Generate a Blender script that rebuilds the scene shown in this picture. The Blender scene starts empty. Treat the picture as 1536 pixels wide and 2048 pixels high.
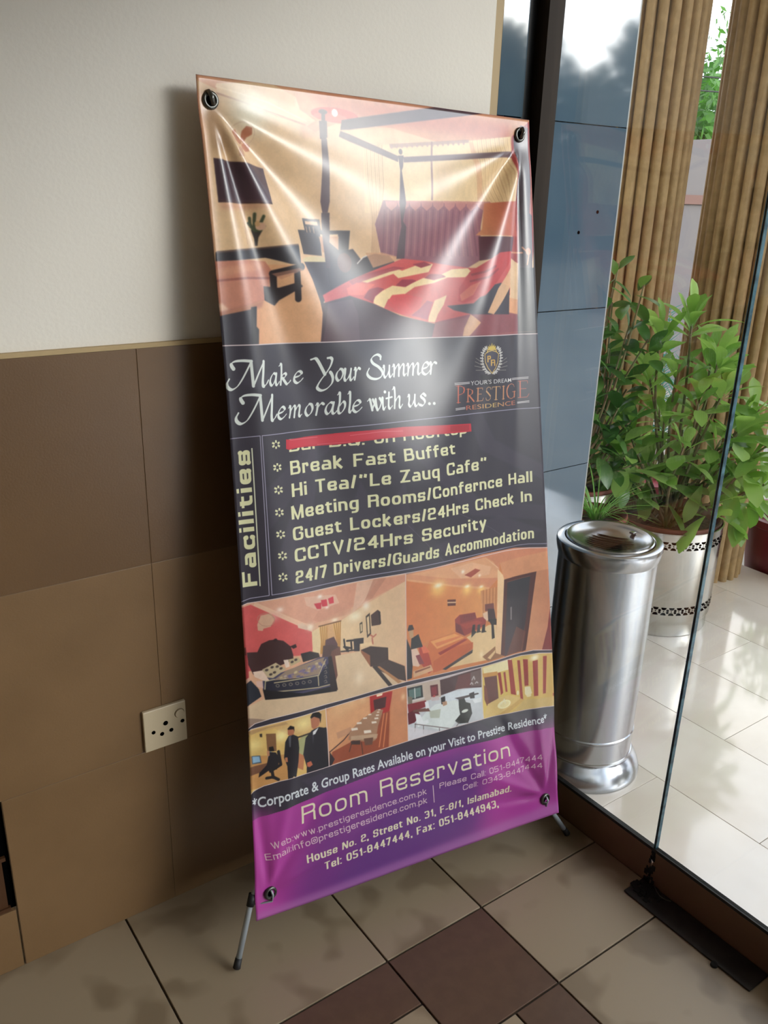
import bpy, bmesh, math, random
import numpy as np
from mathutils import Vector, Matrix

# ---------------------------------------------------------------- scene, camera, light
sc = bpy.context.scene
COL = sc.collection
R_ = math.radians

yaw, pitch, roll = 0.628878, 0.357333, 0.0310375
FPX = 1717.5
cam_d = bpy.data.cameras.new('camera')
cam_d.sensor_fit = 'HORIZONTAL'
cam_d.sensor_width = 36.0
cam_d.lens = FPX / 1536 * 36.0
cam_d.clip_start = 0.02
cam_d.clip_end = 300
cam = bpy.data.objects.new('camera', cam_d)
COL.objects.link(cam)
f_ = Vector((math.sin(yaw) * math.cos(pitch), math.cos(yaw) * math.cos(pitch), -math.sin(pitch)))
r_ = Vector((math.cos(yaw), -math.sin(yaw), 0))
u_ = r_.cross(f_)
rr = math.cos(roll) * r_ + math.sin(roll) * u_
uu = -math.sin(roll) * r_ + math.cos(roll) * u_
m = Matrix((rr, uu, -f_)).transposed().to_4x4()
m.translation = Vector((0, 0, 1.55))
cam.matrix_world = m
sc.camera = cam

SUN_AZ, SUN_EL = R_(146), R_(14)      # azimuth from +Y towards +X
sun_dir = Vector((math.sin(SUN_AZ) * math.cos(SUN_EL), math.cos(SUN_AZ) * math.cos(SUN_EL), math.sin(SUN_EL)))
sun_d = bpy.data.lights.new('hazy_sun', 'SUN')
sun_d.energy = 2.6
sun_d.angle = R_(17)
sun_d.color = (1.0, 0.96, 0.89)
sun = bpy.data.objects.new('hazy_sun', sun_d)
COL.objects.link(sun)
sun.rotation_euler = sun_dir.to_track_quat('Z', 'Y').to_euler()

world = bpy.data.worlds.new('sky')
sc.world = world
world.use_nodes = True
wt = world.node_tree
wt.nodes.clear()
wo = wt.nodes.new('ShaderNodeOutputWorld')
wb = wt.nodes.new('ShaderNodeBackground')
wb.inputs['Strength'].default_value = 3.9
tc = wt.nodes.new('ShaderNodeTexCoord')
ns = wt.nodes.new('ShaderNodeTexNoise')
ns.inputs['Scale'].default_value = 4.4
ns.inputs['Detail'].default_value = 6
rp = wt.nodes.new('ShaderNodeValToRGB')
rp.color_ramp.elements[0].position = 0.38
rp.color_ramp.elements[0].color = (0.52, 0.62, 0.78, 1)
rp.color_ramp.elements[1].position = 0.62
rp.color_ramp.elements[1].color = (1.0, 0.97, 0.93, 1)
wt.links.new(tc.outputs['Generated'], ns.inputs['Vector'])
wt.links.new(ns.outputs['Fac'], rp.inputs['Fac'])
# bright hazy cloud around the low sun
dp = wt.nodes.new('ShaderNodeVectorMath'); dp.operation = 'DOT_PRODUCT'
dp.inputs[1].default_value = sun_dir
wt.links.new(tc.outputs['Generated'], dp.inputs[0])
gl = wt.nodes.new('ShaderNodeMapRange')
gl.interpolation_type = 'SMOOTHSTEP'
gl.inputs['From Min'].default_value = 0.88
gl.inputs['From Max'].default_value = 1.0
gl.inputs['To Min'].default_value = 1.0
gl.inputs['To Max'].default_value = 4.4
wt.links.new(dp.outputs['Value'], gl.inputs['Value'])
gm = wt.nodes.new('ShaderNodeVectorMath'); gm.operation = 'SCALE'
wt.links.new(rp.outputs['Color'], gm.inputs[0])
wt.links.new(gl.outputs['Result'], gm.inputs['Scale'])
wt.links.new(gm.outputs['Vector'], wb.inputs['Color'])
wt.links.new(wb.outputs['Background'], wo.inputs['Surface'])

vs = sc.view_settings
vs.view_transform = 'Standard'
vs.look = 'None'
vs.gamma = 1.0
vs.use_curve_mapping = False
vs.exposure = -0.26
try:
    sc.cycles.use_denoising = True
    sc.cycles.max_bounces = 12
    sc.cycles.transparent_max_bounces = 24
    sc.cycles.sample_clamp_indirect = 6.0
    sc.cycles.caustics_reflective = False
    sc.cycles.caustics_refractive = False
except Exception:
    pass

# ---------------------------------------------------------------- helpers
def lin(c):
    """8-bit sRGB triple -> linear rgba"""
    o = []
    for v in c[:3]:
        v = v / 255.0
        o.append(v / 12.92 if v <= 0.04045 else ((v + 0.055) / 1.055) ** 2.4)
    return (*o, 1.0)

def mat(name, rgb, rough=0.5, metal=0.0, rgb2=None, nscale=8.0, detail=4.0, bump=0.0, bscale=60.0,
        stretch=None, spec=0.5, ramp=(0.4, 0.6), coat=0.0, objrand=0.0):
    mt = bpy.data.materials.new(name)
    mt.use_nodes = True
    nt = mt.node_tree
    b = nt.nodes['Principled BSDF']
    b.inputs['Base Color'].default_value = lin(rgb)
    b.inputs['Roughness'].default_value = rough
    b.inputs['Metallic'].default_value = metal
    b.inputs['Specular IOR Level'].default_value = spec
    if coat:
        b.inputs['Coat Weight'].default_value = coat
        b.inputs['Coat Roughness'].default_value = 0.06
    co = nt.nodes.new('ShaderNodeTexCoord')
    src = co.outputs['Object']
    if stretch:
        mp = nt.nodes.new('ShaderNodeMapping')
        mp.inputs['Scale'].default_value = stretch
        nt.links.new(src, mp.inputs['Vector'])
        src = mp.outputs['Vector']
    if rgb2 is not None:
        n = nt.nodes.new('ShaderNodeTexNoise')
        n.inputs['Scale'].default_value = nscale
        n.inputs['Detail'].default_value = detail
        vsrc = src
        if objrand:
            oi = nt.nodes.new('ShaderNodeObjectInfo')
            va = nt.nodes.new('ShaderNodeVectorMath')
            va.operation = 'MULTIPLY_ADD'
            va.inputs[1].default_value = (1, 1, 1)
            sc_ = nt.nodes.new('ShaderNodeVectorMath')
            sc_.operation = 'SCALE'
            sc_.inputs['Scale'].default_value = objrand
            cb = nt.nodes.new('ShaderNodeCombineXYZ')
            nt.links.new(oi.outputs['Random'], cb.inputs[0])
            nt.links.new(oi.outputs['Random'], cb.inputs[1])
            nt.links.new(cb.outputs[0], sc_.inputs[0])
            nt.links.new(src, va.inputs[0])
            nt.links.new(sc_.outputs[0], va.inputs[2])
            vsrc = va.outputs[0]
        nt.links.new(vsrc, n.inputs['Vector'])
        r = nt.nodes.new('ShaderNodeValToRGB')
        r.color_ramp.elements[0].position = ramp[0]
        r.color_ramp.elements[0].color = lin(rgb)
        r.color_ramp.elements[1].position = ramp[1]
        r.color_ramp.elements[1].color = lin(rgb2)
        nt.links.new(n.outputs['Fac'], r.inputs['Fac'])
        nt.links.new(r.outputs['Color'], b.inputs['Base Color'])
    if bump:
        n2 = nt.nodes.new('ShaderNodeTexNoise')
        n2.inputs['Scale'].default_value = bscale
        n2.inputs['Detail'].default_value = 3
        nt.links.new(src, n2.inputs['Vector'])
        bp = nt.nodes.new('ShaderNodeBump')
        bp.inputs['Strength'].default_value = bump
        bp.inputs['Distance'].default_value = 0.01
        nt.links.new(n2.outputs['Fac'], bp.inputs['Height'])
        nt.links.new(bp.outputs['Normal'], b.inputs['Normal'])
    return mt

def leafmat(name, rgb, rgb2, trans=0.45, rough=0.4, vary=True):
    mt = bpy.data.materials.new(name)
    mt.use_nodes = True
    nt = mt.node_tree
    b = nt.nodes['Principled BSDF']
    b.inputs['Roughness'].default_value = rough
    b.inputs['Specular IOR Level'].default_value = 0.4
    out = nt.nodes['Material Output']
    oi = nt.nodes.new('ShaderNodeObjectInfo') if vary else nt.nodes.new('ShaderNodeNewGeometry')
    r = nt.nodes.new('ShaderNodeValToRGB')
    r.color_ramp.elements[0].color = lin(rgb)
    r.color_ramp.elements[1].color = lin(rgb2)
    nt.links.new(oi.outputs['Random' if vary else 'Random Per Island'], r.inputs['Fac'])
    nt.links.new(r.outputs['Color'], b.inputs['Base Color'])
    t = nt.nodes.new('ShaderNodeBsdfTranslucent')
    g = nt.nodes.new('ShaderNodeHueSaturation')
    g.inputs['Value'].default_value = 1.35
    g.inputs['Saturation'].default_value = 1.1
    nt.links.new(r.outputs['Color'], g.inputs['Color'])
    nt.links.new(g.outputs['Color'], t.inputs['Color'])
    mx = nt.nodes.new('ShaderNodeMixShader')
    mx.inputs['Fac'].default_value = trans
    nt.links.new(b.outputs[0], mx.inputs[1])
    nt.links.new(t.outputs[0], mx.inputs[2])
    nt.links.new(mx.outputs[0], out.inputs['Surface'])
    return mt

def mesh_obj(name, verts, faces, mt, parent=None, smooth=False, loc=None):
    me = bpy.data.meshes.new(name)
    me.from_pydata([tuple(v) for v in verts], [], faces)
    me.validate()
    if smooth:
        me.polygons.foreach_set('use_smooth', [True] * len(me.polygons))
    if mt is not None:
        me.materials.append(mt)
    o = bpy.data.objects.new(name, me)
    COL.objects.link(o)
    if loc is not None:
        o.location = loc
    if parent is not None:
        o.parent = parent
        # children are given in world coordinates: undo the parent's placement
        o.matrix_parent_inverse = parent_inv(parent)
    return o

_pinv = {}
def parent_inv(p):
    m = Matrix.Translation(p.location) @ p.rotation_euler.to_matrix().to_4x4()
    if p.parent is not None:
        m = Matrix.Translation((0, 0, 0)) if p.type == 'MESH' else m
    q = p.parent
    return m.inverted() if q is None else (Matrix.Translation(p.location)).inverted() if p.type != 'MESH' else Matrix.Identity(4)

def tag(o, label=None, cat=None, group=None, kind=None):
    if label: o['label'] = label
    if cat: o['category'] = cat
    if group: o['group'] = group
    if kind: o['kind'] = kind
    return o

def empty(name, loc=(0, 0, 0)):
    o = bpy.data.objects.new(name, None)
    o.empty_display_size = 0.05
    COL.objects.link(o)
    o.location = loc
    return o

def box_vf(x0, y0, z0, x1, y1, z1, bev=0.0):
    if bev <= 0:
        v = [(x0, y0, z0), (x1, y0, z0), (x1, y1, z0), (x0, y1, z0), (x0, y0, z1), (x1, y0, z1), (x1, y1, z1), (x0, y1, z1)]
        f = [(0, 3, 2, 1), (4, 5, 6, 7), (0, 1, 5, 4), (1, 2, 6, 5), (2, 3, 7, 6), (3, 0, 4, 7)]
        return v, f
    bm = bmesh.new()
    v, f = box_vf(x0, y0, z0, x1, y1, z1)
    bv = [bm.verts.new(p) for p in v]
    for q in f: bm.faces.new([bv[i] for i in q])
    bmesh.ops.bevel(bm, geom=bm.edges[:], offset=bev, segments=2, affect='EDGES', profile=0.5)
    bm.verts.index_update()
    V = [p.co[:] for p in bm.verts]
    F = [[p.index for p in q.verts] for q in bm.faces]
    bm.free()
    return V, F

def box(name, a, b, mt, parent=None, bev=0.0):
    v, f = box_vf(*a, *b, bev)
    return mesh_obj(name, v, f, mt, parent)

def join_vf(parts):
    V, F = [], []
    for v, f in parts:
        k = len(V)
        V += [tuple(p) for p in v]
        F += [tuple(i + k for i in q) for q in f]
    return V, F

def tube_vf(pts, rad, n=10, cap=True):
    pts = [Vector(p) for p in pts]
    if not hasattr(rad, '__len__'): rad = [rad] * len(pts)
    V, F = [], []
    up = Vector((0.13, 0.21, 0.97)).normalized()
    prev = None
    for i, p in enumerate(pts):
        t = (pts[min(i + 1, len(pts) - 1)] - pts[max(i - 1, 0)]).normalized()
        a = t.cross(up) if prev is None else prev - t * prev.dot(t)
        if a.length < 1e-5: a = t.cross(Vector((1, 0, 0)))
        a.normalize()
        prev = a
        b = t.cross(a)
        for k in range(n):
            w = 2 * math.pi * k / n
            V.append(p + a * math.cos(w) * rad[i] + b * math.sin(w) * rad[i])
    for i in range(len(pts) - 1):
        for k in range(n):
            F.append((i * n + k, i * n + (k + 1) % n, (i + 1) * n + (k + 1) % n, (i + 1) * n + k))
    if cap:
        F.append(tuple(range(n - 1, -1, -1)))
        F.append(tuple((len(pts) - 1) * n + k for k in range(n)))
    return V, F

def tube(name, pts, rad, mt, parent=None, n=10, smooth=True):
    v, f = tube_vf(pts, rad, n)
    return mesh_obj(name, v, f, mt, parent, smooth)

def lathe_vf(c, prof, n=64, rfun=None):
    """prof: list of (radius, z); c: (x, y)"""
    V, F = [], []
    for r, z in prof:
        for k in range(n):
            a = 2 * math.pi * k / n
            rr2 = r * (rfun(a, z) if rfun else 1.0)
            V.append((c[0] + rr2 * math.cos(a), c[1] + rr2 * math.sin(a), z))
    for i in range(len(prof) - 1):
        for k in range(n):
            F.append((i * n + k, i * n + (k + 1) % n, (i + 1) * n + (k + 1) % n, (i + 1) * n + k))
    return V, F

def lathe(name, c, prof, mt, parent=None, n=64, smooth=True, rfun=None, cap0=False, cap1=False):
    v, f = lathe_vf(c, prof, n, rfun)
    if cap0: f.append(tuple(range(n - 1, -1, -1)))
    if cap1: f.append(tuple((len(prof) - 1) * n + k for k in range(n)))
    o = mesh_obj(name, v, f, mt, parent, smooth)
    if smooth:
        try:
            o.data.set_sharp_from_angle(angle=R_(35))
        except Exception:
            pass
    return o

def torus_vf(c, axis, R, r, n=28, m=10):
    axis = Vector(axis).normalized()
    a = axis.cross(Vector((0, 0, 1)))
    if a.length < 1e-4: a = axis.cross(Vector((1, 0, 0)))
    a.normalize()
    b = axis.cross(a)
    c = Vector(c)
    V, F = [], []
    for i in range(n):
        w = 2 * math.pi * i / n
        d = a * math.cos(w) + b * math.sin(w)
        for j in range(m):
            q = 2 * math.pi * j / m
            V.append(c + d * (R + r * math.cos(q)) + axis * r * math.sin(q))
    for i in range(n):
        for j in range(m):
            F.append((i * m + j, ((i + 1) % n) * m + j, ((i + 1) % n) * m + (j + 1) % m, i * m + (j + 1) % m))
    return V, F

def disc_vf(c, axis, R, h, n=24):
    axis = Vector(axis).normalized()
    c = Vector(c)
    return tube_vf([c - axis * h / 2, c + axis * h / 2], R, n)

# ---------------------------------------------------------------- materials
M_WALL = mat('cream_paint', (226, 220, 208), 0.6, rgb2=(230, 225, 214), nscale=1.2, bump=0.05, bscale=140)
M_TRIM = mat('yellowed_plaster', (176, 152, 110), 0.6)
M_TILE_A = mat('brown_wall_tile', (104, 78, 50), 0.32, rgb2=(98, 73, 47), nscale=3, bump=0.03, bscale=260)
M_TILE_B = mat('lighter_brown_wall_tile', (120, 93, 63), 0.36, rgb2=(113, 87, 58), nscale=4, bump=0.03, bscale=260)
M_GROUT = mat('dark_grout', (70, 55, 42), 0.9)
M_FGROUT = mat('floor_grout', (62, 52, 42), 0.9)
M_FLOOR = mat('mottled_beige_tile', (152, 136, 113), 0.34, rgb2=(130, 114, 92), nscale=7.5, detail=1.6, ramp=(0.52, 0.60), objrand=37.0, bump=0.02, bscale=30)
M_FDARK = mat('chocolate_tile', (94, 71, 56), 0.34, rgb2=(88, 66, 52), nscale=30, bump=0.02, bscale=300)
M_KERB = mat('kerb_brown_tile', (108, 82, 62), 0.35, rgb2=(100, 76, 58), nscale=6)
M_MARBLE = mat('polished_cream_marble', (240, 232, 222), 0.11, rgb2=(222, 210, 196), nscale=3.2, detail=9, ramp=(0.42, 0.72), objrand=23.0, coat=0.6)
M_MGROUT = mat('marble_joint', (96, 88, 80), 0.8)
M_SLAB = mat('polished_slate_grey_stone', (72, 92, 108), 0.05, rgb2=(88, 106, 120), nscale=2.6, detail=6, ramp=(0.35, 0.75), bump=0.002, bscale=2.5, spec=0.9, coat=1.0)
M_SLABEDGE = mat('cut_stone_edge', (150, 150, 146), 0.5)
M_BLACK = mat('black_metal', (20, 20, 22), 0.4)
M_BROWNF = mat('dark_brown_frame', (40, 30, 20), 0.6, spec=0.15)
M_GASKET = mat('black_sealant', (18, 18, 18), 0.5)
M_PLATE = mat('grimy_dark_plate', (46, 42, 40), 0.45, metal=0.3, rgb2=(34, 31, 30), nscale=25)
M_DIRT = mat('black_grime', (14, 12, 11), 0.9)
M_STEEL = mat('brushed_steel', (176, 179, 182), 0.2, metal=1.0, rgb2=(162, 165, 168), nscale=3, bump=0.03, bscale=5)
M_STEEL2 = mat('bright_steel', (196, 194, 188), 0.2, metal=1.0, rgb2=(182, 180, 174), nscale=3, bump=0.02, bscale=5)
M_DARKHOLE = mat('dark_opening', (5, 5, 5), 1.0, spec=0.0)
M_COLUMN = mat('tan_render', (184, 155, 112), 0.7, rgb2=(172, 144, 102), nscale=30, bump=0.2, bscale=300)
M_POLE = mat('grey_fibre_rod', (168, 176, 182), 0.3, metal=0.3)
M_RUBBER = mat('black_rubber', (22, 22, 24), 0.6)
M_RING = mat('dark_metal_eyelet', (92, 92, 88), 0.3, metal=0.9)
M_SOCKET = mat('ivory_plastic', (200, 184, 154), 0.35)
M_SOIL = mat('dark_soil', (44, 32, 24), 0.95, rgb2=(70, 52, 38), nscale=40, bump=0.8, bscale=60)
M_TERRA = mat('brown_plastic_pot', (104, 54, 40), 0.5)
M_MAROON = mat('maroon_pot_glaze', (118, 34, 48), 0.35)
M_STEM = mat('green_brown_stem', (96, 104, 58), 0.6, rgb2=(120, 100, 70), nscale=20)
M_LEAF_A = leafmat('fresh_green_leaf', (112, 152, 72), (164, 196, 112), 0.5, 0.35)
M_LEAF_B = leafmat('deep_green_leaf', (52, 90, 42), (92, 132, 66), 0.45, 0.3)
M_LEAF_C = leafmat('grassy_leaf', (84, 134, 60), (130, 172, 90), 0.4, 0.4)
M_LEAF_T = leafmat('teal_frond', (40, 110, 100), (60, 140, 120), 0.3, 0.5)
M_TREE = leafmat('tree_foliage', (48, 88, 36), (88, 138, 58), 0.45, 0.5, vary=False)
M_TREE_D = leafmat('dark_tree_foliage', (26, 44, 22), (52, 76, 34), 0.3, 0.6, vary=False)
M_BARK = mat('bark', (84, 68, 52), 0.9, rgb2=(64, 52, 40), nscale=20, bump=0.6)
M_BOUND = mat('grey_boundary_render', (104, 100, 100), 0.85)
M_BAND = mat('dusty_pink_band', (108, 78, 70), 0.8)
M_GROUND = mat('grey_paving', (150, 146, 138), 0.8, rgb2=(134, 130, 124), nscale=3)
M_CEIL = mat('ceiling_paint', (222, 216, 204), 0.8)
M_WOOD = mat('dark_tread', (70, 44, 26), 0.35)

def glass_mat(name, tint, rough=0.0):
    mt = bpy.data.materials.new(name)
    mt.use_nodes = True
    nt = mt.node_tree
    nt.nodes.remove(nt.nodes['Principled BSDF'])
    out = nt.nodes['Material Output']
    t = nt.nodes.new('ShaderNodeBsdfTransparent')
    t.inputs['Color'].default_value = tint
    g = nt.nodes.new('ShaderNodeBsdfGlossy')
    g.inputs['Roughness'].default_value = rough
    fr = nt.nodes.new('ShaderNodeFresnel')
    ge = nt.nodes.new('ShaderNodeNewGeometry')
    mr = nt.nodes.new('ShaderNodeMapRange')
    mr.inputs['To Min'].default_value = 1.45
    mr.inputs['To Max'].default_value = 1 / 1.45
    nt.links.new(ge.outputs['Backfacing'], mr.inputs['Value'])
    nt.links.new(mr.outputs['Result'], fr.inputs['IOR'])
    mx = nt.nodes.new('ShaderNodeMixShader')
    nt.links.new(fr.outputs[0], mx.inputs[0])
    nt.links.new(t.outputs[0], mx.inputs[1])
    nt.links.new(g.outputs[0], mx.inputs[2])
    nt.links.new(mx.outputs[0], out.inputs['Surface'])
    return mt
M_GLASS = glass_mat('clear_glass', (0.965, 0.975, 0.97, 1))
M_GEDGE = mat('green_glass_edge', (92, 140, 158), 0.15, rgb2=(58, 96, 112), nscale=40, spec=0.8)

G = 1.5066      # plane of the glass wall (x)
Y = 1.5335      # plane of the left wall (y)
ZK = 0.097      # top of the kerb
ZP = 0.050      # level of the porch outside
SE = 1.0323
def E(x, y, z):
    return (x * SE, y * SE, 1.55 + (z - 1.55) * SE)

# ---------------------------------------------------------------- floor
floor = box('floor', (-3.4, -4.9, -0.05), (G + 0.03, Y + 0.1, -0.004), M_FGROUT)
tag(floor, kind='structure')
J = 0.0022
def ftile(x0, y0, x1, y1, mt, name='tile'):
    o = box(name, (x0 + J, y0 + J, -0.012), (x1 - J, y1 - J, 0.0), mt, floor, bev=0.0012)
    return o
xs_r = [1.1175, 1.5066]
xj = [0.849, 0.426, 0.003, -0.42, -0.843, -1.266, -1.689, -2.112, -2.535, -2.958, -3.381]
yj = [0.8587, 0.4357, 0.0127, -0.4103, -0.8333, -1.2563, -1.6793, -2.1023, -2.5253, -2.9483, -3.3713, -3.7943, -4.2173, -4.6403]
ftile(1.1175, 1.1036, G, Y, M_FLOOR)
ftile(1.1175, 0.8587, G, 1.1036, M_FLOOR)
ftile(0.849, 1.1036, 1.1175, Y, M_FLOOR)
ftile(0.849, 0.8587, 1.1175, 1.1036, M_FDARK)
for a, b in zip(yj[:-1], yj[1:]):
    ftile(1.1175, b, G, a, M_FLOOR)
    ftile(0.992, b, 1.1175, a, M_FDARK)
    ftile(0.849, b, 0.992, a, M_FLOOR)
for a, b in zip(xj[:-1], xj[1:]):
    ftile(b, 1.1036, a, Y, M_FLOOR)
    ftile(b, 0.980, a, 1.1036, M_FDARK)
    ftile(b, 0.8587, a, 0.980, M_FLOOR)
    for c, d in zip(yj[:-1], yj[1:]):
        ftile(b, d, a, c, M_FLOOR)

# ---------------------------------------------------------------- left wall with its tiled dado
XE = 1.3645
wall = box('wall_left', (-3.4, Y, -0.05), (XE, Y + 0.16, 3.1), M_WALL)
tag(wall, kind='structure')
trim = box('trim_1', (XE, Y + 0.001, 0.0), (1.3866, Y + 0.15, 3.1), M_TRIM)
tag(trim, kind='structure')
ledge = box('trim_2', (-3.4, Y - 0.011, 1.271), (XE, Y + 0.02, 1.279), M_TRIM)
tag(ledge, kind='structure')
# grey stone strip between the wall end and the window frame
strip = empty('wall_end', (1.42, Y, 0))
tag(strip, kind='structure')
zj = [0.0, 0.428, 0.8545, 1.281, 1.712, 2.14, 2.57, 3.1]
for a, b in zip(zj[:-1], zj[1:]):
    box('stone_panel', (1.3866, Y + 0.0006, a + 0.0012), (1.462, Y + 0.03, b - 0.0012), M_SLAB, strip)
box('gap_filler', (1.462, Y + 0.004, 0), (1.4885, Y + 0.06, 3.1), M_BLACK, strip)

TP = 0.010
box('grout', (-3.4, Y - TP + 0.0012, 0.419), (XE, Y + 0.002, 1.2705), mat('tile_joint', (112, 90, 66), 0.8), wall)
box('grout', (0.2112, Y - TP + 0.0012, 0.0), (XE, Y + 0.002, 0.4195), bpy.data.materials['tile_joint'], wall)
rows = [(0.0, 0.4186, M_TILE_B), (0.4186, 0.847, M_TILE_B), (0.847, 1.271, M_TILE_A)]
cols = [XE, 0.965, 0.543, 0.121, -0.301, -0.723, -1.145, -1.567, -1.989, -2.411, -2.833, -3.255]
def wtile(x0, z0, x1, z1, mt):
    g = 0.0005
    return box('tile', (x0 + g, Y - TP, z0 + g), (x1 - g, Y + 0.004, z1 - g), mt, wall, bev=0.0006)
for ri, (z0, z1, mt) in enumerate(rows):
    for a, b in zip(cols[:-1], cols[1:]):
        if ri == 0 and b < 0.2 < a:
            wtile(0.2115, 0.0, a, z1, mt)
            wtile(0.155, 0.0, 0.2085, 0.151, mt)
            wtile(b, 0.0, 0.155, 0.151, mt)
            continue
        wtile(b, z0, a, z1, mt)
# the recess at the foot of the wall, with the ends of two dark treads
rec = box('wall_recess', (0.121, Y - 0.0004, 0.151), (0.2115, Y + 0.001, 0.418), M_DARKHOLE)
tag(rec, kind='structure')
st = empty('stair_end', (0.16, Y, 0.151))
tag(st, 'dark brown stair treads ending in the notch at the foot of the tiled wall', 'stairs')
box('tread', (0.121, Y - 0.008, 0.2765), (0.2035, Y + 0.0, 0.285), M_WOOD, st)
box('tread', (0.121, Y - 0.008, 0.1515), (0.2, Y + 0.0, 0.160), M_WOOD, st)
box('riser', (0.121, Y - 0.004, 0.160), (0.196, Y + 0.0, 0.2765), M_WOOD, st)

# rest of the room, out of frame
tag(box('ceiling', (-3.4, -4.9, 3.0), (G + 0.1, Y + 0.2, 3.12), M_CEIL), kind='structure')
tag(box('wall_right_header', (G - 0.03, -4.9, 2.27), (G + 0.09, Y, 3.0), M_WALL), kind='structure').name = 'wall_right'
tag(box('wall_back', (-3.4, -5.0, -0.05), (G + 0.1, -4.9, 3.1), M_WALL), kind='structure')
tag(box('wall_far', (-3.55, -5.0, -0.05), (-3.4, Y + 0.16, 3.1), M_WALL), kind='structure')

# ---------------------------------------------------------------- kerb, frame and glass
kerb = empty('trim_3', (G, 0, 0))
tag(kerb, kind='structure')
for a, b in ((0.9385, Y), (0.30, 0.9345), (-0.30, 0.30), (-4.9, -0.30)):
    box('kerb_tile', (G, a + 0.001, -0.01), (G + 0.0125, b - 0.001, ZK - 0.002), M_KERB, kerb, bev=0.002)
box('sealant', (G - 0.001, -4.9, ZK - 0.002), (G + 0.012, Y, ZK + 0.006), M_GASKET, kerb)
rng = random.Random(4)
gv = []
for i in range(26):
    t = rng.random()
    y0 = 0.9365 + rng.uniform(-0.004, 0.004) * (1 + 3 * t)
    z0 = ZK * (1 - t)
    s = rng.uniform(0.002, 0.005)
    gv.append(box_vf(G - 0.002, y0 - s, max(0.0, z0 - s * 2), G + 0.002, y0 + s, z0 + s, 0.0008))
v, f = join_vf(gv)
tag(mesh_obj('grime', v, f, M_DIRT, kerb), kind='stuff')

post = box('trim_4', (1.4885, Y - 0.03, 0.0), (1.535, Y + 0.06, 3.0), M_BROWNF)
tag(post, kind='structure')

def pane(name, y0, y1):
    w = empty(name, (G + 0.006, y0, ZK))
    tag(w, kind='structure')
    box('glass_pane', (G + 0.002, y0, ZK + 0.006), (G + 0.011, y1, 2.27), M_GLASS, w)
    return w
w1 = pane('window_1', 0.9385, 1.505)
box('glass_edge', (G + 0.0015, 0.9368, ZK + 0.006), (G + 0.0115, 0.9385, 2.27), M_GEDGE, w1)
w2 = pane('window_2', -0.30, 0.9320)
box('glass_edge', (G + 0.0015, 0.9320, ZK + 0.006), (G + 0.0115, 0.9338, 2.27), M_GEDGE, w2)
box('sealant_bead', (G + 0.003, 0.9338, ZK + 0.006), (G + 0.010, 0.9368, 2.27), M_GASKET, w2)
w3 = pane('window_3', -2.6, -0.305)
w4 = pane('window_4', -4.9, -2.605)

# floor plate with its grime and wire loop
pr = empty('floor_plate', (1.466, 0.78, 0))
tag(pr, 'dark grimy metal floor plate lying along the brown kerb', 'plate')
box('plate', (1.4335, 0.617, 0.0), (1.5035, 0.950, 0.005), M_PLATE, pr, bev=0.0015)
gv = []
for i in range(60):
    a = rng.uniform(0, 2 * math.pi); q = rng.random() ** 0.6
    x0 = 1.474 + 0.026 * q * math.cos(a); y0 = 0.925 + 0.036 * q * math.sin(a) - 0.01
    s = rng.uniform(0.003, 0.008)
    gv.append(box_vf(x0 - s, y0 - s, 0.002, x0 + s, y0 + s, 0.006 + rng.uniform(0, 0.008) * (1 - q), 0.002))
v, f = join_vf(gv)
tag(mesh_obj('grime', v, f, M_DIRT, pr), kind='stuff')
tube('wire_loop', [(1.4995, 0.915, 0.012), (1.492, 0.902, 0.010), (1.487, 0.888, 0.008), (1.489, 0.872, 0.008), (1.494, 0.862, 0.009)], 0.0012, M_RING, pr, n=6)
lathe('screw_stub', (1.430, 0.700), [(0.0, 0.006), (0.007, 0.006), (0.008, 0.0)], M_DIRT, pr, n=14)

# ---------------------------------------------------------------- wall socket
sk = empty('wall_socket', (0.546, Y - TP, 0.47))
tag(sk, 'ivory round-pin wall socket with switch on the brown dado', 'socket')
box('plate', (0.4985, Y - TP - 0.009, 0.4215), (0.5925, Y - TP, 0.520), M_SOCKET, sk, bev=0.002)
fy = Y - TP - 0.009
box('recess_line', (0.574 - 0.0005, fy - 0.0003, 0.421), (0.574, fy, 0.421), M_SOCKET, sk) if False else None
v1 = disc_vf((0.5775, fy - 0.001, 0.4935), (0, 1, 0), 0.0095, 0.004, 24)
mesh_obj('switch_button', *v1, M_SOCKET, sk)
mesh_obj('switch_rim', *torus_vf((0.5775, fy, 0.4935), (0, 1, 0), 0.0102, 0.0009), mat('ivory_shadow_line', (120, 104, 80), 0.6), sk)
for hx, hz, hr in ((0.546, 0.4795, 0.0042), (0.5368, 0.456, 0.0036), (0.5575, 0.4585, 0.0036), (0.5185, 0.466, 0.0034), (0.5835, 0.472, 0.0034)):
    mesh_obj('pin_hole', *disc_vf((hx, fy - 0.0002, hz), (0, 1, 0), hr * 1.25, 0.001, 16), M_DARKHOLE, sk)

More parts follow.
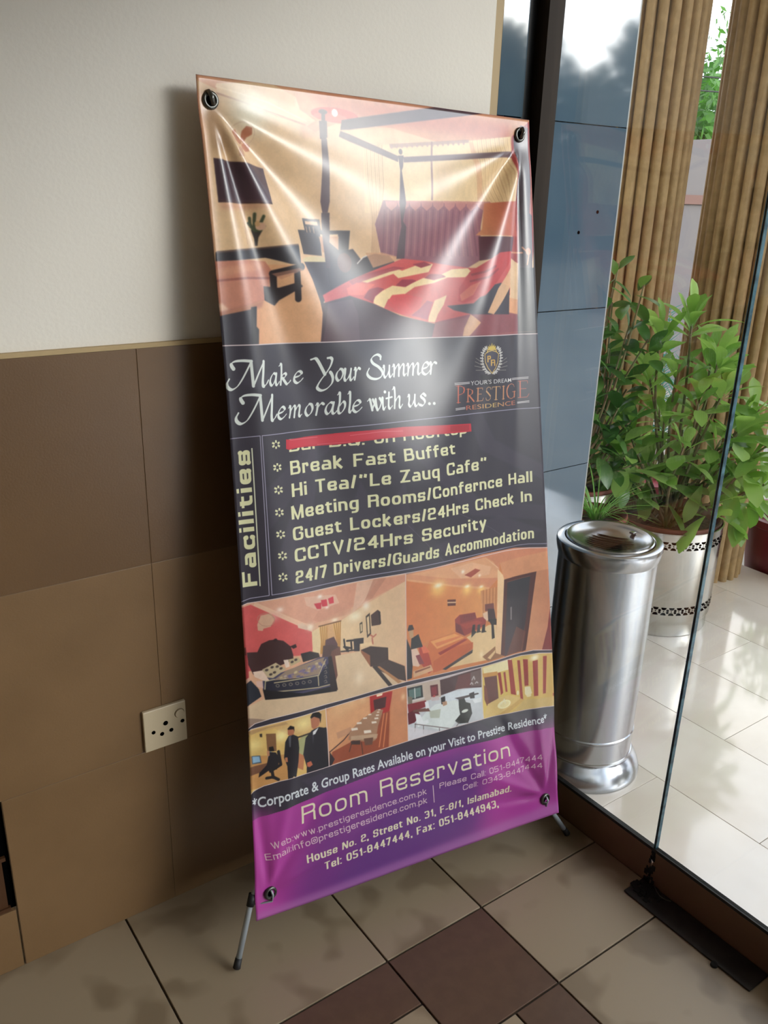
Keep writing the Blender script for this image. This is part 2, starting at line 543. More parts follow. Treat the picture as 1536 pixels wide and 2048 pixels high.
# ---------------------------------------------------------------- outside: grey stone wall, porch floor, columns
sw = box('wall_outside_core', (1.5351, Y + 0.02, -0.2), (1.80, Y + 0.169, 3.2), M_SLABEDGE)
sw.name = 'wall_outside'
tag(box('wall_house', (-3.4, Y + 0.17, -0.2), (1.79, 9.0, 3.3), M_WALL), kind='structure')
tag(sw, kind='structure')
for a, b in zip([ZP] + zj[1:-1], zj[1:]):
    box('stone_panel', (1.535, Y, a + 0.0012), (1.8145, Y + 0.02, b - 0.0012), M_SLAB, sw)
    box('edge_strip', (1.8155, Y + 0.001, a), (1.820, Y + 0.028, b), M_SLABEDGE, sw)
for hx, hz in ((1.7425, 1.517), (1.6817, 1.4686)):
    mesh_obj('drill_hole', *disc_vf((hx, Y - 0.0002, hz), (0, 1, 0), 0.0042, 0.001, 14), M_DARKHOLE, sw)

porch = box('floor_porch', (G + 0.03, -4.5, -0.25), (3.34, 4.2, ZP - 0.004), M_MGROUT)
tag(porch, kind='structure')
W_, L_ = 0.3120, 0.6239
x0 = G + 0.012
k = 0
x1 = 1.7983
while x0 < 3.33:
    yoff = 1.1457 if k % 2 == 0 else 1.4576
    ys = [-4.4]
    y = yoff - 9 * L_
    while y < 4.2:
        if y > -4.4: ys.append(y)
        y += L_
    ys.append(4.2)
    for a, b in zip(ys[:-1], ys[1:]):
        g = 0.0009
        box('tile', (x0 + g, a + g, ZP - 0.01), (min(x1, 3.34) - g, b - g, ZP), M_MARBLE, porch, bev=0.0006)
    x0, x1 = x1, x1 + W_
    k += 1
tag(box('sun_blocker', (3.42, 0.55, -0.2), (4.5, 0.80, 3.05), M_COLUMN), kind='structure')  # unseen block added beside the porch to keep direct sun off the columns
tag(box('porch_ceiling', (G + 0.1, -1.4, 3.05), (3.3, 4.2, 3.2), M_CEIL), kind='structure').name = 'ceiling_porch'
grd = box('ground', (3.34, -40, -0.4), (60, 60, -0.2), M_GROUND)
tag(grd, kind='structure')
tag(box('ground_yard', (1.6, -40, -0.4), (3.34, -4.5, -0.2), M_GROUND), kind='structure').name = 'ground'

NF = 26
def flute(a, z):
    s = abs(math.sin(a * NF / 2))
    return 1.0 - 0.17 * (1 - s) ** 1.8
def column(c, label):
    t = empty('fluted_column', (c[0], c[1], ZP))
    tag(t, label, 'column', 'fluted columns on the porch')
    lathe('shaft', c, [(0.191, ZP + 0.03), (0.191, 3.05)], M_COLUMN, t, n=NF * 12, rfun=flute, smooth=True)
    lathe('base_ring', c, [(0.172, ZP), (0.191, ZP), (0.191, ZP + 0.03), (0.16, ZP + 0.031)], M_COLUMN, t, n=NF * 12, rfun=flute, smooth=True)
column((2.79, 2.29), 'tan fluted column beside the grey stone wall, behind the dark-leaved plant')
column((3.154, 2.005), 'tan fluted column standing behind the light green plant in the steel planter')

# ---------------------------------------------------------------- ash bin
BC = (1.683, 1.320)
TZ = -0.026
bn = empty('ash_bin', (BC[0], BC[1], ZP))
tag(bn, 'tall brushed steel ash bin with slotted dished lid behind the glass', 'bin')
RB = 0.127
lathe('body', BC, [(RB, ZP + 0.05), (RB, ZP + 0.130), (RB + 0.0022, ZP + 0.133), (RB + 0.0022, ZP + 0.138), (RB, ZP + 0.141), (RB, 0.67), (RB, 0.696)], M_STEEL, bn, n=128)
lathe('foot', BC, [(0.150, ZP), (0.1565, ZP + 0.001), (0.157, ZP + 0.006), (0.156, ZP + 0.013), (0.152, ZP + 0.026), (0.146, ZP + 0.040), (0.139, ZP + 0.052), (0.133, ZP + 0.060), (RB + 0.003, ZP + 0.066), (RB + 0.0028, ZP + 0.070), (RB, ZP + 0.072)], M_STEEL, bn, n=128)
lathe('rim', BC, [(r + .0035, z + TZ) for r, z in [(RB - .003, 0.712), (0.127, 0.718), (0.129, 0.728), (0.131, 0.738), (0.1315, 0.748), (0.130, 0.754), (0.127, 0.756), (0.112, 0.757), (0.110, 0.755), (0.110, 0.750)]], M_STEEL, bn, n=128)
lid = lathe('lid', BC, [(r * 1.03, z + TZ) for r, z in [(0.108, 0.750), (0.1085, 0.758), (0.106, 0.761), (0.103, 0.7605), (0.096, 0.755), (0.085, 0.7495), (0.070, 0.7445), (0.050, 0.7405), (0.025, 0.7385), (0.001, 0.738)]], M_STEEL, bn, n=128)
# slots: lens shaped openings, shown as dark inlays that follow the dish
def dish_z(r):
    pr_ = [(0.001, 0.738), (0.025, 0.7385), (0.050, 0.7405), (0.070, 0.7445), (0.085, 0.7495), (0.096, 0.755)]
    for (a, za), (b, zb) in zip(pr_[:-1], pr_[1:]):
        if r <= b: return za + (zb - za) * max(0, (r - a)) / (b - a)
    return 0.755
ang = R_(-60)
for i in range(7):
    off = -0.0450 + i * 0.0150
    half = math.sqrt(max(0.0, 0.060 ** 2 - off ** 2)) * 1.05
    V, F = [], []
    n = 14
    for j in range(n + 1):
        s = -1 + 2 * j / n
        wd = 0.0040 * math.sqrt(max(0.02, 1 - s ** 4))
        for sg in (-1, 1):
            lx, ly = s * half, off + sg * wd
            X = math.cos(ang) * lx - math.sin(ang) * ly
            Yy = math.sin(ang) * lx + math.cos(ang) * ly
            V.append((BC[0] + X, BC[1] + Yy, dish_z(math.hypot(X, Yy)) + 0.0014 + TZ))
    for j in range(n):
        F.append((2 * j, 2 * j + 2, 2 * j + 3, 2 * j + 1))
    mesh_obj('slot', V, F, M_DARKHOLE, lid)
box('latch', (BC[0] + 0.078, BC[1] - 0.012, 0.7515 + TZ), (BC[0] + 0.090, BC[1] + 0.002, 0.757 + TZ), M_STEEL, lid, bev=0.001)

# ---------------------------------------------------------------- plants
def leaf_mesh(name, L, Wd, shape, curl, fold, mt, n=8):
    """leaf along +X, flat in XY, tip curling to -Z; shared mesh"""
    V, F = [], []
    for i in range(n + 1):
        t = i / n
        if shape == 'spoon':
            w = (t / .64) ** .8 * (1 - .15 * (t / .64 - 1) ** 2) if t < .64 else math.sqrt(max(0.0, 1 - ((t - .64) / .365) ** 2)) if t < 1 else 0.10
        elif shape == 'oval':
            w = math.sin(math.pi * t ** 1.1) ** 0.7 if 0 < t < 1 else 0.0
        else:
            w = (1 - t) ** 0.6 * min(1, t * 6 + 0.4)
        w = max(w, 0.03) * Wd / 2
        x = L * t
        z = -curl * L * t * t
        V += [(x, -w, z + fold * w), (x, 0, z), (x, w, z + fold * w)]
    for i in range(n):
        a = i * 3
        F += [(a, a + 3, a + 4, a + 1), (a + 1, a + 4, a + 5, a + 2)]
    me = bpy.data.meshes.new(name)
    me.from_pydata(V, [], F)
    me.polygons.foreach_set('use_smooth', [True] * len(me.polygons))
    me.materials.append(mt)
    return me

def put_leaf(me, parent, base, direction, roll=0.0, s=1.0, name='leaf'):
    d = Vector(direction).normalized()
    side = Vector((0, 0, 1)).cross(d)
    if side.length < 1e-3: side = Vector((0, 1, 0))
    side.normalize()
    up = d.cross(side)
    q = Matrix((d, side, up)).transposed().to_4x4()
    q = Matrix.Translation(Vector(base) - Vector(parent.location)) @ q @ Matrix.Rotation(roll, 4, 'X') @ Matrix.Scale(s, 4)
    o = bpy.data.objects.new(name, me)
    COL.objects.link(o)
    o.parent = parent
    o.matrix_basis = q
    return o

def rosette(meshes, parent, c, axis, n, rng, elev=(15, 75), s=(0.7, 1.1), spread=0.03):
    axis = Vector(axis).normalized()
    a = axis.cross(Vector((0.3, 0.9, 0.1))).normalized()
    b = axis.cross(a)
    ph = rng.uniform(0, 6.28)
    for i in range(n):
        w = ph + i * 2.399963
        el = R_(elev[0] + (elev[1] - elev[0]) * (i / max(1, n - 1)) + rng.uniform(-8, 8))
        d = (a * math.cos(w) + b * math.sin(w)) * math.cos(el) + axis * math.sin(el)
        base = Vector(c) - axis * spread * (1 - i / n) * 2 + (a * math.cos(w) + b * math.sin(w)) * 0.004
        put_leaf(rng.choice(meshes), parent, base, d, rng.uniform(-0.5, 0.5), rng.uniform(*s) * (1.0 - 0.25 * i / n))

def perforated_band(name, c, R, z, h, parent, n=46):
    parts = []
    def quadpatch(a0, pts):
        V = []
        for (dx, dz) in pts:
            a = a0 + dx / R
            V.append((c[0] + (R + 0.0008) * math.cos(a), c[1] + (R + 0.0008) * math.sin(a), z + dz))
        return V, [tuple(range(len(V)))]
    st_ = 2 * math.pi / n
    w = st_ * R
    for i in range(n):
        a0 = i * st_
        semi_t = [(w * 0.34 * math.cos(math.pi * j / 8), h / 2 - w * 0.34 * math.sin(math.pi * j / 8)) for j in range(9)]
        semi_b = [(w * 0.34 * math.cos(math.pi * j / 8), -h / 2 + w * 0.34 * math.sin(math.pi * j / 8)) for j in range(8, -1, -1)]
        parts.append(quadpatch(a0, semi_t[::-1]))
        parts.append(quadpatch(a0, semi_b[::-1]))
        k = h * 0.13
        for sg in (-1, 1):
            parts.append(quadpatch(a0 + st_ / 2, [(-w * .17, sg * k * .5), (0, sg * k * 0.1), (w * .17, sg * k * .5), (w * .13, sg * k * 2.0), (-w * .13, sg * k * 2.0)][::sg]))
        parts.append(quadpatch(a0, [(-w * .10, 0), (0, -w * .08), (w * .10, 0), (0, w * .08)]))
    v, f = join_vf(parts)
    o = mesh_obj(name, v, f, M_DARKHOLE, parent)
    tag(o, kind='stuff')
    return o

def planter(name, c, R, ztop, label, cat='plant'):
    t = empty(name, (c[0], c[1], ZP))
    tag(t, label, cat)
    h = ztop - ZP
    sh = lathe('steel_sleeve', c, [(R * .955, ZP), (R * .97, ZP + 0.002), (R * .965, ZP + .045), (R * .985, ZP + .055), (R, ZP + .06), (R, ztop - .004), (R * 1.012, ztop - .002), (R * 1.012, ztop), (R * .99, ztop + .001), (R * .97, ztop - .02)], M_STEEL2, t, n=96)
    perforated_band('perforation', c, R, ztop - 0.045, 0.030, sh)
    perforated_band('perforation', c, R, ZP + 0.105, 0.030, sh)
    lathe('inner_pot', c, [(R * .965, ztop - .03), (R * .965, ztop + .012), (R * .93, ztop + .013), (R * .90, ztop - .02), (R * .90, ztop - .05)], M_TERRA, t, n=64)
    lathe('soil', c, [(R * .91, ztop - .028), (R * .5, ztop - .018), (0.002, ztop - .014)], M_SOIL, t, n=48)
    return t

def stem(parent, p0, p1, r0=0.008, r1=0.004, bend=0.06, rng=random, name='stem'):
    p0, p1 = Vector(p0), Vector(p1)
    b = Vector((rng.uniform(-1, 1), rng.uniform(-1, 1), 0)) * bend
    pts = [p0.lerp(p1, t) + b * math.sin(math.pi * t) for t in [i / 8 for i in range(9)]]
    tube(name, pts, [r0 + (r1 - r0) * i / 8 for i in range(9)], M_STEM, parent, n=7)
    return pts

# broad light-leaved plant in the big steel planter
PC = (2.611, 1.810)
rng = random.Random(11)
pa = planter('potted_plant', PC, 0.2055, 0.454, 'light green broad-leaved plant in perforated steel planter behind the ash bin')
A = [leaf_mesh('leaf_a%d' % i, L, W, 'spoon', cu, fo, M_LEAF_A) for i, (L, W, cu, fo) in enumerate([(.150, .058, .10, .30), (.160, .064, .35, .2), (.140, .058, .0, .35), (.165, .060, .55, .25)])]
RA = [(2.452, 1.714, 1.20, 13), (2.524, 1.638, 1.075, 14), (2.40, 1.79, 1.14, 7), (2.395, 1.807, 1.00, 11), (2.494, 1.668, 0.94, 10),
      (2.358, 1.86, 0.855, 11), (2.60, 1.56, 0.85, 10), (2.436, 1.75, 0.86, 9), (2.62, 1.52, 0.74, 12), (2.533, 1.607, 0.70, 10),
      (2.413, 1.782, 0.70, 9), (2.342, 1.875, 0.727, 10), (2.372, 1.80, 0.63, 9), (2.457, 1.721, 0.625, 8), (2.63, 1.54, 0.61, 9),
      (2.64, 1.66, 0.98, 10), (2.68, 1.56, 0.90, 9), (2.55, 1.60, 0.80, 9), (2.36, 1.86, 0.66, 9), (2.33, 1.80, 0.80, 8), (2.72, 1.60, 0.72, 9), (2.60, 1.72, 1.06, 8), (2.28, 1.78, 0.74, 9),
      (2.52, 1.84, 0.88, 8), (2.62, 1.80, 0.78, 8), (2.50, 1.55, 0.60, 8), (2.66, 1.48, 0.66, 8), (2.70, 1.50, 0.80, 8), (2.44, 1.66, 0.78, 8), (2.74, 1.55, 0.60, 8), (2.56, 1.62, 0.98, 8), (2.66, 1.60, 0.84, 8), (2.60, 1.54, 0.70, 8), (2.48, 1.76, 1.02, 7)]
for i, (x, y, z, n) in enumerate(RA):
    x, y, z = E(x, y, z)
    base = (PC[0] + rng.uniform(-.07, .07), PC[1] + rng.uniform(-.07, .07), 0.43)
    ax = Vector((x - PC[0], y - PC[1], max(0.25, z - 0.45))).normalized() + Vector((0, 0, 0.5))
    stem(pa, base, (x, y, z), 0.007, 0.0035, 0.03, rng)
    low = z < 0.78
    rosette(A, pa, (x, y, z), ax, n, rng, elev=(-35 if low else 5 if z < .95 else 22, 82), s=(0.75, 1.15), spread=0.035)

# darker round-leaved plant further left, its planter hidden behind the bin
PB = (2.25, 1.87)
rng = random.Random(5)
pb = planter('potted_plant.001', (PB[0], PB[1] + 0.08), 0.15, 0.60, 'dark green oval-leaved plant close against the edge of the grey stone wall')
B = [leaf_mesh('leaf_b%d' % i, L, W, 'oval', cu, fo, M_LEAF_B) for i, (L, W, cu, fo) in enumerate([(.115, .060, .15, .2), (.105, .058, .4, .2), (.12, .052, .2, .3)])]
for (x, y, z, n) in [(2.225, 1.848, 1.36, 5), (2.284, 1.787, 1.30, 7), (2.221, 1.853, 1.24, 8), (2.266, 1.81, 1.17, 9), (2.226, 1.846, 1.10, 9), (2.305, 1.76, 1.13, 7),
                     (2.229, 1.844, 1.0, 9), (2.26, 1.80, 0.92, 9), (2.20, 1.80, 0.84, 9), (2.30, 1.78, 0.86, 8), (2.22, 1.78, 0.76, 9), (2.30, 1.74, 0.72, 7), (2.16, 1.86, 1.15, 7), (2.17, 1.84, 0.95, 8), (2.29, 1.83, 0.78, 9), (2.34, 1.82, 0.70, 8), (2.24, 1.84, 0.67, 9), (2.20, 1.90, 1.05, 8), (2.28, 1.86, 1.02, 7), (2.33, 1.84, 0.95, 7)]:
    x, y, z = E(x, y, z)
    stem(pb, (PB[0] + rng.uniform(-.03, .03), PB[1] + 0.08, 0.58), (x, y, z), 0.006, 0.003, 0.03, rng)
    rosette(B, pb, (x, y, z), (rng.uniform(-.4, .4), rng.uniform(-.6, .2), 1), n, rng, elev=(-30, 60), s=(0.75, 1.1), spread=0.05)

# grassy plant at the foot of the stone wall
rng = random.Random(8)
PG = (2.06, 1.68)
pg = planter('potted_grass', PG, 0.10, 0.60, 'grassy arching plant in a small perforated steel pot by the stone wall')
Cm = [leaf_mesh('blade%d' % i, L, .007, 'blade', cu, .3, M_LEAF_C, n=8) for i, (L, cu) in enumerate([(.16, .5), (.18, .9), (.14, 1.1)])]
for i in range(70):
    a = rng.uniform(0, 6.28)
    el = R_(rng.uniform(48, 85))
    put_leaf(rng.choice(Cm), pg, (PG[0] + .02 * math.cos(a), PG[1] + .02 * math.sin(a), 0.59), (math.cos(a) * math.cos(el), math.sin(a) * math.cos(el), math.sin(el)), 0, rng.uniform(.7, 1.15))

# feathery teal plant far behind between the columns
rng = random.Random(3)
PT = (3.80, 2.76)
pt = empty('feathery_palm', (PT[0], PT[1], -0.2))
tag(pt, 'blue-green feathery palm between the two columns', 'plant')
lathe('pot', PT, [(0.12, -0.2), (0.16, 0.12), (0.165, 0.13), (0.14, 0.12), (0.13, 0.08), (0.001, 0.08)], M_MAROON, pt, n=40)
Tm = leaf_mesh('leaflet', .09, .008, 'blade', .3, .2, M_LEAF_T, n=3)
for i in range(9):
    a = i * 0.72
    pts = [Vector((PT[0] + math.cos(a) * .26 * (t ** 1.6), PT[1] + math.sin(a) * .26 * (t ** 1.6), 0.08 + (1.12 - .1 * (i % 4)) * t - 0.10 * t ** 4)) for t in [j / 12 for j in range(13)]]
    fr = tube('frond', pts, [.005] * 6 + [.003] * 7, M_STEM, pt, n=5)
    V, F = [], []
    for j in range(4, 13):
        for k in range(3):
            p = pts[j].lerp(pts[max(0, j - 1)], k / 3)
            t_ = (pts[j] - pts[j - 1]).normalized()
            sd = t_.cross(Vector((math.cos(a), math.sin(a), 0))).normalized()
            for sg in (-1, 1):
                d = (sd * sg * .8 + t_ * 1.0 + Vector((0, 0, -.55 * rng.random()))).normalized() * rng.uniform(.07, .11)
                w = t_ * .004
                b0 = len(V)
                V += [p - w, p + w, p + d]
                F.append((b0, b0 + 1, b0 + 2))
    lv = mesh_obj('leaflets', V, F, M_LEAF_T, pt)
    tag(lv, kind='stuff')

# maroon pot at the edge of the porch with trailing leaves
rng = random.Random(21)
PM = (3.52, 1.80)
pm = empty('potted_shrub', (PM[0], PM[1], -0.2))
tag(pm, 'leafy shrub in a maroon pot at the porch edge, right of the column', 'plant')
lathe('pot', PM, [(0.001, -0.2), (0.13, -0.2), (0.19, 0.24), (0.205, 0.25), (0.205, 0.28), (0.18, 0.28), (0.17, 0.22), (0.001, 0.22)], M_MAROON, pm, n=56)
Am = [leaf_mesh('leaf_m%d' % i, L, W, 'spoon', cu, .25, M_LEAF_A) for i, (L, W, cu) in enumerate([(.12, .042, .4), (.11, .045, .2)])]
for i in range(14):
    a = rng.uniform(0, 6.28)
    r = rng.uniform(.02, .22)
    z = rng.uniform(.34, .72)
    p = (PM[0] + r * math.cos(a), PM[1] + r * math.sin(a), z)
    stem(pm, (PM[0], PM[1], .22), p, .006, .003, .03, rng)
    rosette(Am, pm, p, (math.cos(a) * .5, math.sin(a) * .5, 1), 9, rng, elev=(-20, 65))

# ---------------------------------------------------------------- beyond the porch
bw = empty('boundary_wall', (6.6, 4.6, -0.2))
tag(bw, 'grey rendered boundary wall with a pink band, seen between the columns', 'wall')
def wallseg(name, x0, x1, z0, z1, mt, dy=0.0, zt1=None):
    yy = 5.2
    V = [(x0, yy - dy, z0), (x1, yy - dy, z0), (x1, yy + .2, z0), (x0, yy + .2, z0), (x0, yy - dy, z1), (x1, yy - dy, zt1 or z1), (x1, yy + .2, zt1 or z1), (x0, yy + .2, z1)]
    F = [(0, 3, 2, 1), (4, 5, 6, 7), (0, 1, 5, 4), (1, 2, 6, 5), (2, 3, 7, 6), (3, 0, 4, 7)]
    return mesh_obj(name, V, F, mt, bw)
wallseg('lower_wall', 3.0, 14, -0.2, 1.52, M_BOUND)
wallseg('pink_band', 3.0, 14, 1.52, 1.60, M_BAND, 0.03)
wallseg('upper_wall', 3.0, 7.1, 1.60, 1.30 + .5, M_BOUND, 0, 2.06)
wallseg('upper_wall', 7.1, 14, 1.60, 2.06, M_BOUND, 0, 2.6)

def crown(c, R, n, rng, size, squash=0.9):
    V, F = [], []
    blobs = [(Vector((rng.gauss(0, .45), rng.gauss(0, .45), rng.gauss(0, .4))) * R, R * rng.uniform(.35, .6)) for _ in range(14)]
    for i in range(n):
        bc, br = rng.choice(blobs)
        d = Vector((rng.gauss(0, 1), rng.gauss(0, 1), rng.gauss(0, 1))).normalized()
        p = Vector(c) + bc + d * br * (rng.uniform(.55, 1.0))
        a = Vector((rng.gauss(0, 1), rng.gauss(0, 1), rng.gauss(0, 1))).normalized()
        b = a.cross(d)
        if b.length < .05: continue
        b.normalize()
        s = size * rng.uniform(.6, 1.3)
        k = len(V)
        V += [p - a * s, p + b * s * .45, p + a * s, p - b * s * .45]
        F.append((k, k + 1, k + 2, k + 3))
    return V, F

def tree(c, zc, R, mt, label, seed, n=5000, size=.09):
    rng = random.Random(seed)
    t = empty('tree', (c[0], c[1], -.2))
    tag(t, label, 'tree')
    tube('trunk', [(c[0], c[1], -.25), (c[0] + .1, c[1], zc * .4), (c[0], c[1] + .1, zc)], [.16, .12, .07], M_BARK, t, n=10)
    V, F = crown((c[0], c[1], zc), R, n, rng, size)
    tag(mesh_obj('foliage', V, F, mt, t), kind='stuff')
tree((9.9, 7.0), 1.9, 1.7, M_TREE, 'bright green tree beyond the boundary wall, between the columns', 1, 9000)
tree((15.6, 10.8), 3.2, 2.5, M_TREE, 'taller pale green tree further behind the boundary wall', 2, 9000)
# trees of the street side, seen only in the polished stone
for i, (c, zc, R) in enumerate([((11.2, -6.6), 2.0, 1.35), ((12.3, -10.9), 3.4, 1.75), ((15.8, -9.0), 2.2, 1.9), ((7.4, -9.0), 3.2, 1.5)]):
    tree(c, zc, R, M_TREE_D, ['dark street tree mirrored low in the grey stone', 'tall dark street tree mirrored left in the grey stone', 'wide dark street tree mirrored behind the others', 'highest dark street tree mirrored in the narrow stone strip'][i], 30 + i, 7000, .12)
sb = empty('reflection_backdrop', (11, -14.5, -0.2))  # added out of view to close bright sky gaps in the stone's reflection
tag(sb, 'added grey backdrop behind the dark trees, filling bright gaps in the polished stone reflection', 'wall')
box('backdrop_body', (5.0, -14.9, -0.2), (24.0, -14.5, 2.75), M_BOUND, sb)
box('coping', (5.0, -14.95, 2.75), (24.0, -14.45, 2.85), M_BAND, sb)
cb = empty('overhead_cable', (6, 4.9, 2.4))
tag(cb, 'thin overhead cables crossing in front of the far trees', 'cable')
for z in (2.52, 2.42):
    tube('cable', [(4.2 + .8 * i, 5.55 - .3 * i, z - .05 * math.sin(i / 6 * math.pi)) for i in range(7)], .006, M_RUBBER, cb, n=5)

# ---------------------------------------------------------------- the printed artwork (painted into an image here, flat print)
CW, CH = 1400, 2900
ART_IMG = np.zeros((CH, CW, 3), dtype=np.float32)
ART_IMG[:] = (50, 46, 58)

def blend(x0, y0, cov, c, alpha=1.0):
    """cov: coverage patch whose upper left corner is canvas pixel (x0, y0)"""
    h, w = cov.shape
    X0, Y0 = max(0, x0), max(0, y0)
    X1, Y1 = min(CW, x0 + w), min(CH, y0 + h)
    if X1 <= X0 or Y1 <= Y0: return
    k = (cov[Y0 - y0:Y1 - y0, X0 - x0:X1 - x0] * alpha)[..., None]
    reg = ART_IMG[Y0:Y1, X0:X1]
    col = np.asarray(c, dtype=np.float32)
    if col.ndim == 3: col = col[Y0 - y0:Y1 - y0, X0 - x0:X1 - x0]
    reg += (col - reg) * k

def poly_cov(P, x0, y0, w, h, ss):
    P = np.asarray(P, dtype=np.float32)
    cov = np.zeros((h, w), dtype=np.float32)
    for s in range(ss):
        for q in range(ss):
            xs_ = (np.arange(w) + (q + .5) / ss + x0).astype(np.float32)
            ys_ = (np.arange(h) + (s + .5) / ss + y0).astype(np.float32)
            ins = np.zeros((h, w), dtype=bool)
            for (ax, ay), (bx, by) in zip(P, np.roll(P, -1, 0)):
                if ay == by: continue
                lo, hi = (ay, by) if ay < by else (by, ay)
                j0 = np.searchsorted(ys_, lo, 'left'); j1 = np.searchsorted(ys_, hi, 'left')
                if j1 <= j0: continue
                xc = ax + (ys_[j0:j1] - ay) * (bx - ax) / (by - ay)
                ins[j0:j1] ^= xs_[None, :] < xc[:, None]
            cov += ins
    return cov / (ss * ss)

def P(pts, c, c2=None, ang=90, alpha=1.0, soft=0):
    """filled polygon; c..c2 is a linear blend along direction ang (0 = to the right, 90 = downwards)"""
    p = np.asarray(pts, dtype=np.float32).reshape(-1, 2)
    m_ = int(soft * 3)
    x0, y0 = int(max(-40, p[:, 0].min() - m_)), int(max(-40, p[:, 1].min() - m_))
    x1, y1 = int(min(CW + 40, p[:, 0].max() + 2 + m_)), int(min(CH + 40, p[:, 1].max() + 2 + m_))
    w, h = x1 - x0, y1 - y0
    if w <= 0 or h <= 0: return
    cov = poly_cov(p, x0, y0, w, h, 2 if w * h < 300000 else 1)
    if soft:
        k = np.exp(-0.5 * (np.arange(-m_, m_ + 1) / soft) ** 2); k /= k.sum()
        cov = np.apply_along_axis(lambda a: np.convolve(a, k, 'same'), 0, cov)
        cov = np.apply_along_axis(lambda a: np.convolve(a, k, 'same'), 1, cov)
    col = c
    if c2 is not None:
        a = math.radians(ang)
        XX, YY = np.meshgrid(np.arange(w) + x0, np.arange(h) + y0)
        d = XX * math.cos(a) + YY * math.sin(a)
        pd = p[:, 0] * math.cos(a) + p[:, 1] * math.sin(a)
        t = np.clip((d - pd.min()) / max(1, pd.max() - pd.min()), 0, 1)[..., None]
        col = np.asarray(c, np.float32) * (1 - t) + np.asarray(c2, np.float32) * t
    blend(x0, y0, cov, col, alpha)

def stroke_cov(lines, widths, butt, x0, y0, w, h):
    YY, XX = np.mgrid[0:h, 0:w].astype(np.float32)
    XX += x0 + .5; YY += y0 + .5
    D = np.full((h, w), 1e3, dtype=np.float32)
    for L, W in zip(lines, widths):
        L = np.asarray(L, dtype=np.float32)
        n = len(L)
        for i in range(n - 1):
            a, b = L[i], L[i + 1]
            wa, wb_ = (W[i], W[i + 1]) if hasattr(W, '__len__') else (W, W)
            r = max(wa, wb_) / 2 + 2
            sx0 = int(max(0, min(a[0], b[0]) - r - x0)); sx1 = int(min(w, max(a[0], b[0]) + r + 1 - x0))
            sy0 = int(max(0, min(a[1], b[1]) - r - y0)); sy1 = int(min(h, max(a[1], b[1]) + r + 1 - y0))
            if sx1 <= sx0 or sy1 <= sy0: continue
            X, Y_ = XX[sy0:sy1, sx0:sx1], YY[sy0:sy1, sx0:sx1]
            d = b - a
            l2 = float(d @ d) + 1e-6
            l = math.sqrt(l2)
            t = ((X - a[0]) * d[0] + (Y_ - a[1]) * d[1]) / l2
            tc_ = np.clip(t, 0, 1)
            dist = np.hypot(X - a[0] - tc_ * d[0], Y_ - a[1] - tc_ * d[1]) - (wa + (wb_ - wa) * tc_) / 2
            if butt:
                perp = np.abs((X - a[0]) * d[1] - (Y_ - a[1]) * d[0]) / l - wa / 2
                end = np.full_like(t, -1e3)
                if i == 0: end = np.maximum(end, -t * l)
                if i == n - 2: end = np.maximum(end, (t - 1) * l)
                dist = np.where((t < 0) if i == 0 else False, np.maximum(perp, end), dist)
                dist = np.where((t > 1) if i == n - 2 else False, np.maximum(perp, end), dist)
            D[sy0:sy1, sx0:sx1] = np.minimum(D[sy0:sy1, sx0:sx1], dist)
    return np.clip(0.5 - D, 0, 1)

def S(lines, width, c, alpha=1.0, butt=False, c2=None):
    """strokes; lines: list of flat point lists; width: number or list per line"""
    LL = [np.asarray(l, dtype=np.float32).reshape(-1, 2) for l in lines]
    if not hasattr(width, '__len__'): width = [width] * len(LL)
    al = np.concatenate(LL)
    m_ = max(np.max(w) for w in width) + 3
    x0, y0 = int(al[:, 0].min() - m_), int(al[:, 1].min() - m_)
    w, h = int(al[:, 0].max() + m_) - x0, int(al[:, 1].max() + m_) - y0
    cov = stroke_cov(LL, width, butt, x0, y0, w, h)
    blend(x0, y0, cov, c, alpha)

def B(x, y, rx, ry, c, alpha=1.0, hard=0):
    """soft round spot (hard=1: a crisp ellipse)"""
    k = 1.1 if hard else 2.6
    x0, y0 = int(x - rx * k) - 1, int(y - ry * k) - 1
    w, h = int(2 * rx * k) + 3, int(2 * ry * k) + 3
    YY, XX = np.mgrid[0:h, 0:w].astype(np.float32)
    q = np.hypot((XX + x0 - x) / rx, (YY + y0 - y) / ry)
    cov = np.clip((1 - q) * min(rx, ry) + .5, 0, 1) if hard else np.exp(-0.5 * (q * 1.5) ** 2)
    blend(x0, y0, cov.astype(np.float32), c, alpha)

def roundpath(pts, r):
    if len(pts) < 3 or r <= 0: return pts
    closed = pts[0] == pts[-1]
    P_ = [np.array(p, float) for p in (pts[:-1] if closed else pts)]
    n = len(P_)
    out = []
    for i in range(n):
        if not closed and i in (0, n - 1):
            out.append(P_[i]); continue
        a, b, c = P_[i - 1], P_[i], P_[(i + 1) % n]
        la, lc = np.linalg.norm(a - b), np.linalg.norm(c - b)
        q = min(r, la * .5, lc * .5)
        s, e = b + (a - b) / la * q, b + (c - b) / lc * q
        for t in (0, .2, .4, .6, .8, 1):
            # superelliptic corner
            out.append((1 - t) ** 2 * s + 2 * t * (1 - t) * b + t * t * e)
    if closed: out.append(out[0])
    return out

